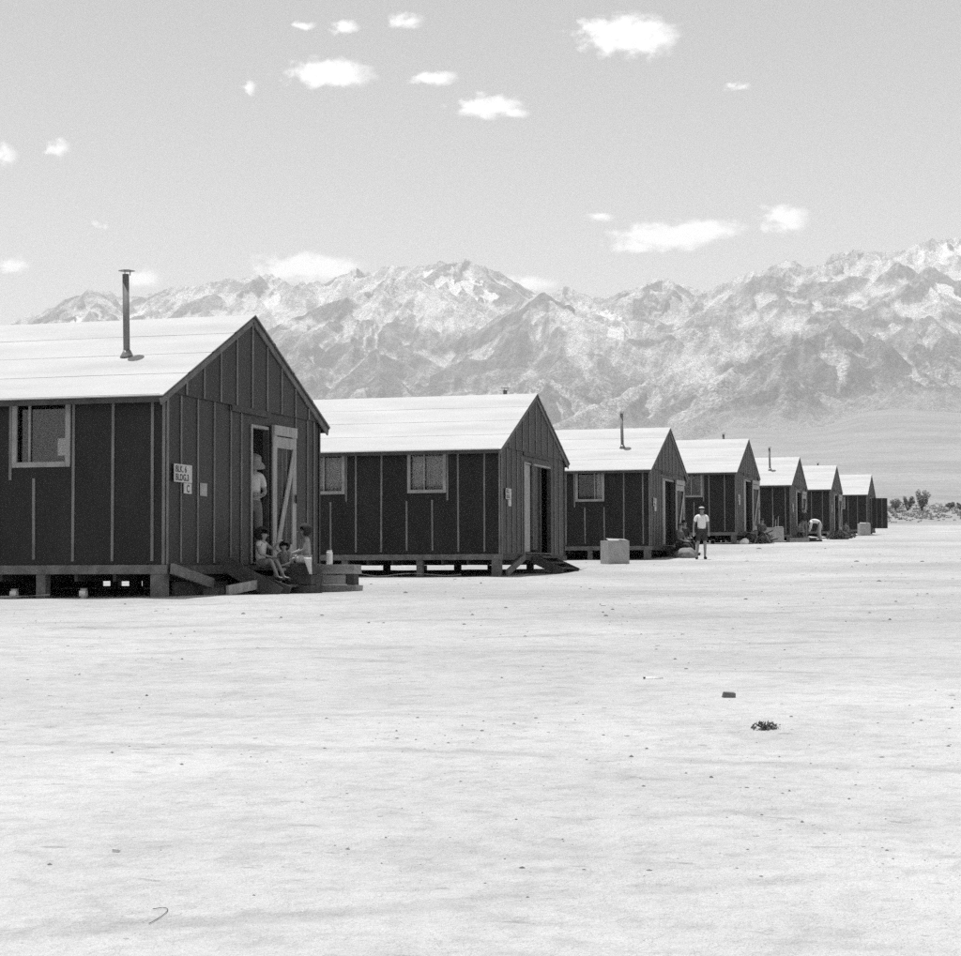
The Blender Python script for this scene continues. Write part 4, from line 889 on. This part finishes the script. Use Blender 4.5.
# standing person by third barrack
g = (-10.5, 60.9); person('person in light cap, white short-sleeved shirt and dark knee-length trousers, standing on open dirt', (g[0], g[1], gl(*g)), R(-75), .97, STAND,
    dict(aL=(-.16, .0, .09), tL=(-.19, -.14, .035), kL=(-.13, -.02, .49), eL=(-.26, .0, 1.12), wL=(-.27, -.05, .88), hL=(-.27, -.08, .8)), WHITE, DARK, .45, 'short', 'cap', 'short', 1.0)
# seated group
g = (-11.55, 62.6); zs = FLOORS[2]-.1
person('seated person in dark clothes at the third barrack steps, near the pale sack', (g[0], g[1], zs+.0), R(-20), .98, SIT, dict(aL=(-.11, -.5, -.42+.06), aR=(.11, -.46, -.42+.06), tL=(-.12, -.62, -.40), tR=(.12, -.6, -.40)), mat('mid_grey_cloth', .09, .85, .2, 12), DARK, .9, 'long', None, 'short')
person('second seated person in dark clothes on the third barrack steps, farther from the pale sack', (-11.6, 63.7, zs+.12), R(-40), .98, SIT, {}, DARK, DARK, .9, 'long', None, 'short')
person('person in dark clothes sitting low on the fourth barrack steps beside the brush heap', (-11.5, 81.2, FLOORS[3]-.22), R(-50), .95, SIT, {}, mat('mid_grey_cloth', .09), DARK, .9, 'long', None, 'short')
person('person in grey sitting on the sixth barrack steps', (-11.5, 116.1, FLOORS[5]-.22), R(-60), .95, SIT, {}, GREY, DARK, .9, 'long', None, 'short')
# group by fifth barrack
g = (-11.05, 98.1); person('person in white shirt and light trousers bending over at the fifth barrack', (g[0], g[1], gl(*g)), R(195), 1.02, BEND, {}, WHITE, LIGHT, .9, 'long', None, 'short')
person('person in dark jacket standing on the steps behind the bending person', (-11.62, 97.0, gl(-11.6, 97)+.12), R(-60), .92, STAND, {}, DARK, GREY, .9, 'long', None, 'short')
person('child crouched on the low step beside the person in dark jacket', (-11.75, 96.1, gl(-11.7, 96.1)+.33), R(-70), .75, SIT, dict(), GREY, DARK, .9, 'long', None, 'short', 1.2)

# ------------------------------------------------------------------ ground litter
b = MB(); b.box((-.045, -.03, 0), (.045, .03, .035), STONE, .008); o = b.build('brick_fragment', bevel=.004); o.location = (-1.70, 10.68, gl(-1.7, 10.68)-.004); o.rotation_euler = (0, .05, .3); o.scale = (.75, .8, .8); tag(o, 'small dark brick fragment lying on the open dirt', 'brick fragment')
b = MB()
for k in range(26):
    a = random.uniform(0, 6.28); l = random.uniform(.02, .055)
    b.bar((0, 0, .004), (math.cos(a)*l, math.sin(a)*l*1.0, random.uniform(.0, .035)), .006, .004, BARK)
foliage_clump(b, (0, 0, .018), (.07, .06, .02), 110, mat('dry_weed', .2, .9, .4, 30), .016)
o = b.build('dry_weed'); o.location = (-1.27, 9.05, gl(-1.27, 9.05)-.003); tag(o, 'low dry weed clump on the open dirt beyond the brick fragment', 'weed')
b = MB(); b.box((-.06, -.012, 0), (.05, .012, .012), PAPER, .004); b.box((-.075, -.011, .001), (-.061, .011, .012), INK, .002); o = b.build('wood_scrap'); o.location = (-2.38, 12.06, gl(-2.38, 12.06)); o.rotation_euler = (0, 0, .2); tag(o, 'pale sliver of wood with a dark end lying on the dirt', 'wood scrap')
b = MB(); pts = []
for k in range(20):
    f = k/19; a = 2.2-f*2.6; x = math.cos(a)*.02+.035*f; y = math.sin(a)*.13; pts.append((x, y, gl(-2.16+x, 4.4+y)-gl(-2.16, 4.4)+.003))
b.tube(pts, .0009, INK, 6); o = b.build('curled_wire'); o.location = (-2.16, 4.4, gl(-2.16, 4.4)); tag(o, 'thin curled dark wire on the dirt in the foreground', 'wire')
CHIP = (-2.67, 5.29)
b = MB(); b.box((-.022, -.01, 0), (.022, .01, .01), PAPER, .003); b.box((-.022, -.011, .0101), (.022, .0, .0112), STONE, .001); o = b.build('wood_chip'); o.location = (CHIP[0], CHIP[1], gl(*CHIP)); o.scale = (.5, .6, .7); tag(o, 'small pale chip with a dark edge on the near dirt', 'wood chip')
# pebbles and crumbs: one stuff object
b = MB(); PD = mat('dark_pebble', .16, .9, .4, 60); PL = mat('pale_pebble', .45, .9, .2, 60)
OCT = [(1, 0, 0), (-1, 0, 0), (0, 1, 0), (0, -1, 0), (0, 0, 1), (0, 0, -1)]; OF = [(0, 2, 4), (2, 1, 4), (1, 3, 4), (3, 0, 4), (2, 0, 5), (1, 2, 5), (3, 1, 5), (0, 3, 5)]
px_, py_ = [], []
for k in range(9500):
    rr = 3.6*math.exp(random.uniform(0, 1)**.9*3.0); an = R(random.uniform(-34, 3)); q_ = (rr*math.sin(an), rr*math.cos(an))
    if float(fbm(np.array(q_[0]*.9), np.array(q_[1]*.9), 3, 55)) < random.uniform(.3, .68): continue
    px_.append(q_[0]); py_.append(q_[1])
pz_ = ground_z(px_, py_)
for x, y, z in zip(px_, py_, pz_):
    rr = math.hypot(x, y); s = random.lognormvariate(0, .75)*.0014*(rr/7)**.75; s = min(s, .012*(rr/12))
    j = [random.uniform(.6, 1.5) for _ in range(3)]; M_ = PD if random.random() < .5 else PL
    b.add([(x+p[0]*s*j[0]*1.3, y+p[1]*s*j[1], z+s*.2+p[2]*s*j[2]*.6) for p in OCT], OF, M_)
tag(b.build('pebbles'), kind='stuff')

# ------------------------------------------------------------------ shrubs beyond the camp
def shrub(x, y, wd, h, label, n=6, lean=0, dens=900):
    z = gl(x, y); r = empty('desert_shrub', (x, y, z)); tag(r, label, 'shrub', 'tall shrubs beyond the barracks'); st = MB(); cr = MB()
    for k in range(n):
        a = random.uniform(0, 6.28); tip = Vector((math.cos(a)*wd*.42*random.uniform(.3, 1)+lean, math.sin(a)*wd*.35, h*random.uniform(.5, .9)))
        mid_ = tip*.5+Vector((random.uniform(-.1, .1), 0, .1)); st.tube([(0, 0, -.1), mid_, tip], [.07, .045, .02], BARK, 6)
        for q in range(4):
            c = mid_.lerp(tip, q/3)+Vector((random.uniform(-.2, .2), random.uniform(-.2, .2), .0)); foliage_clump(cr, c, (wd*.17, wd*.17, h*.14), dens//(n*4), LEAF, .16)
    st.build('trunk', r); cr.build('crown', r); return r
shrub(-18.46, 250, 1.9, 1.6, 'low round shrub nearest the open door of the last barrack', 7)
shrub(-17.1, 251, 1.3, 2.0, 'upright narrow shrub between the round shrub and the tallest shrub', 5, .2)
shrub(-15.26, 250, 2.2, 2.6, 'tallest dense shrub beyond the barracks', 10, 0, 1700)
shrub(-11.97, 252, 1.1, 1.0, 'small round shrub standing alone on the scrub far from the barracks', 6)
shrub(-10.7, 252, .8, .9, 'smallest pointed shrub, farthest from the barracks', 4)
b = MB(); SG = mat('sagebrush', .28, .9, .5, .8)
for k in range(900):
    y = 205+abs(random.gauss(0, 1))*60; x = -y*.1+random.uniform(-.14, .13)*y+ random.uniform(-4, 4)
    if y > 520: continue
    s = random.uniform(.25, .6)*(1.2 if random.random() < .1 else 1)
    foliage_clump(b, (x, y, gl(x, y)+s*.3), (s*.9, s*.7, s*.42), 26, SG, .2)
for k in range(120):
    y = random.uniform(196, 206); x = -y*.1+random.uniform(-.14, .13)*y; s = random.uniform(.1, .25)
    foliage_clump(b, (x, y, gl(x, y)+s*.3), (s*.9, s*.7, s*.42), 18, SG, .12)
tag(b.build('scrub'), kind='stuff')
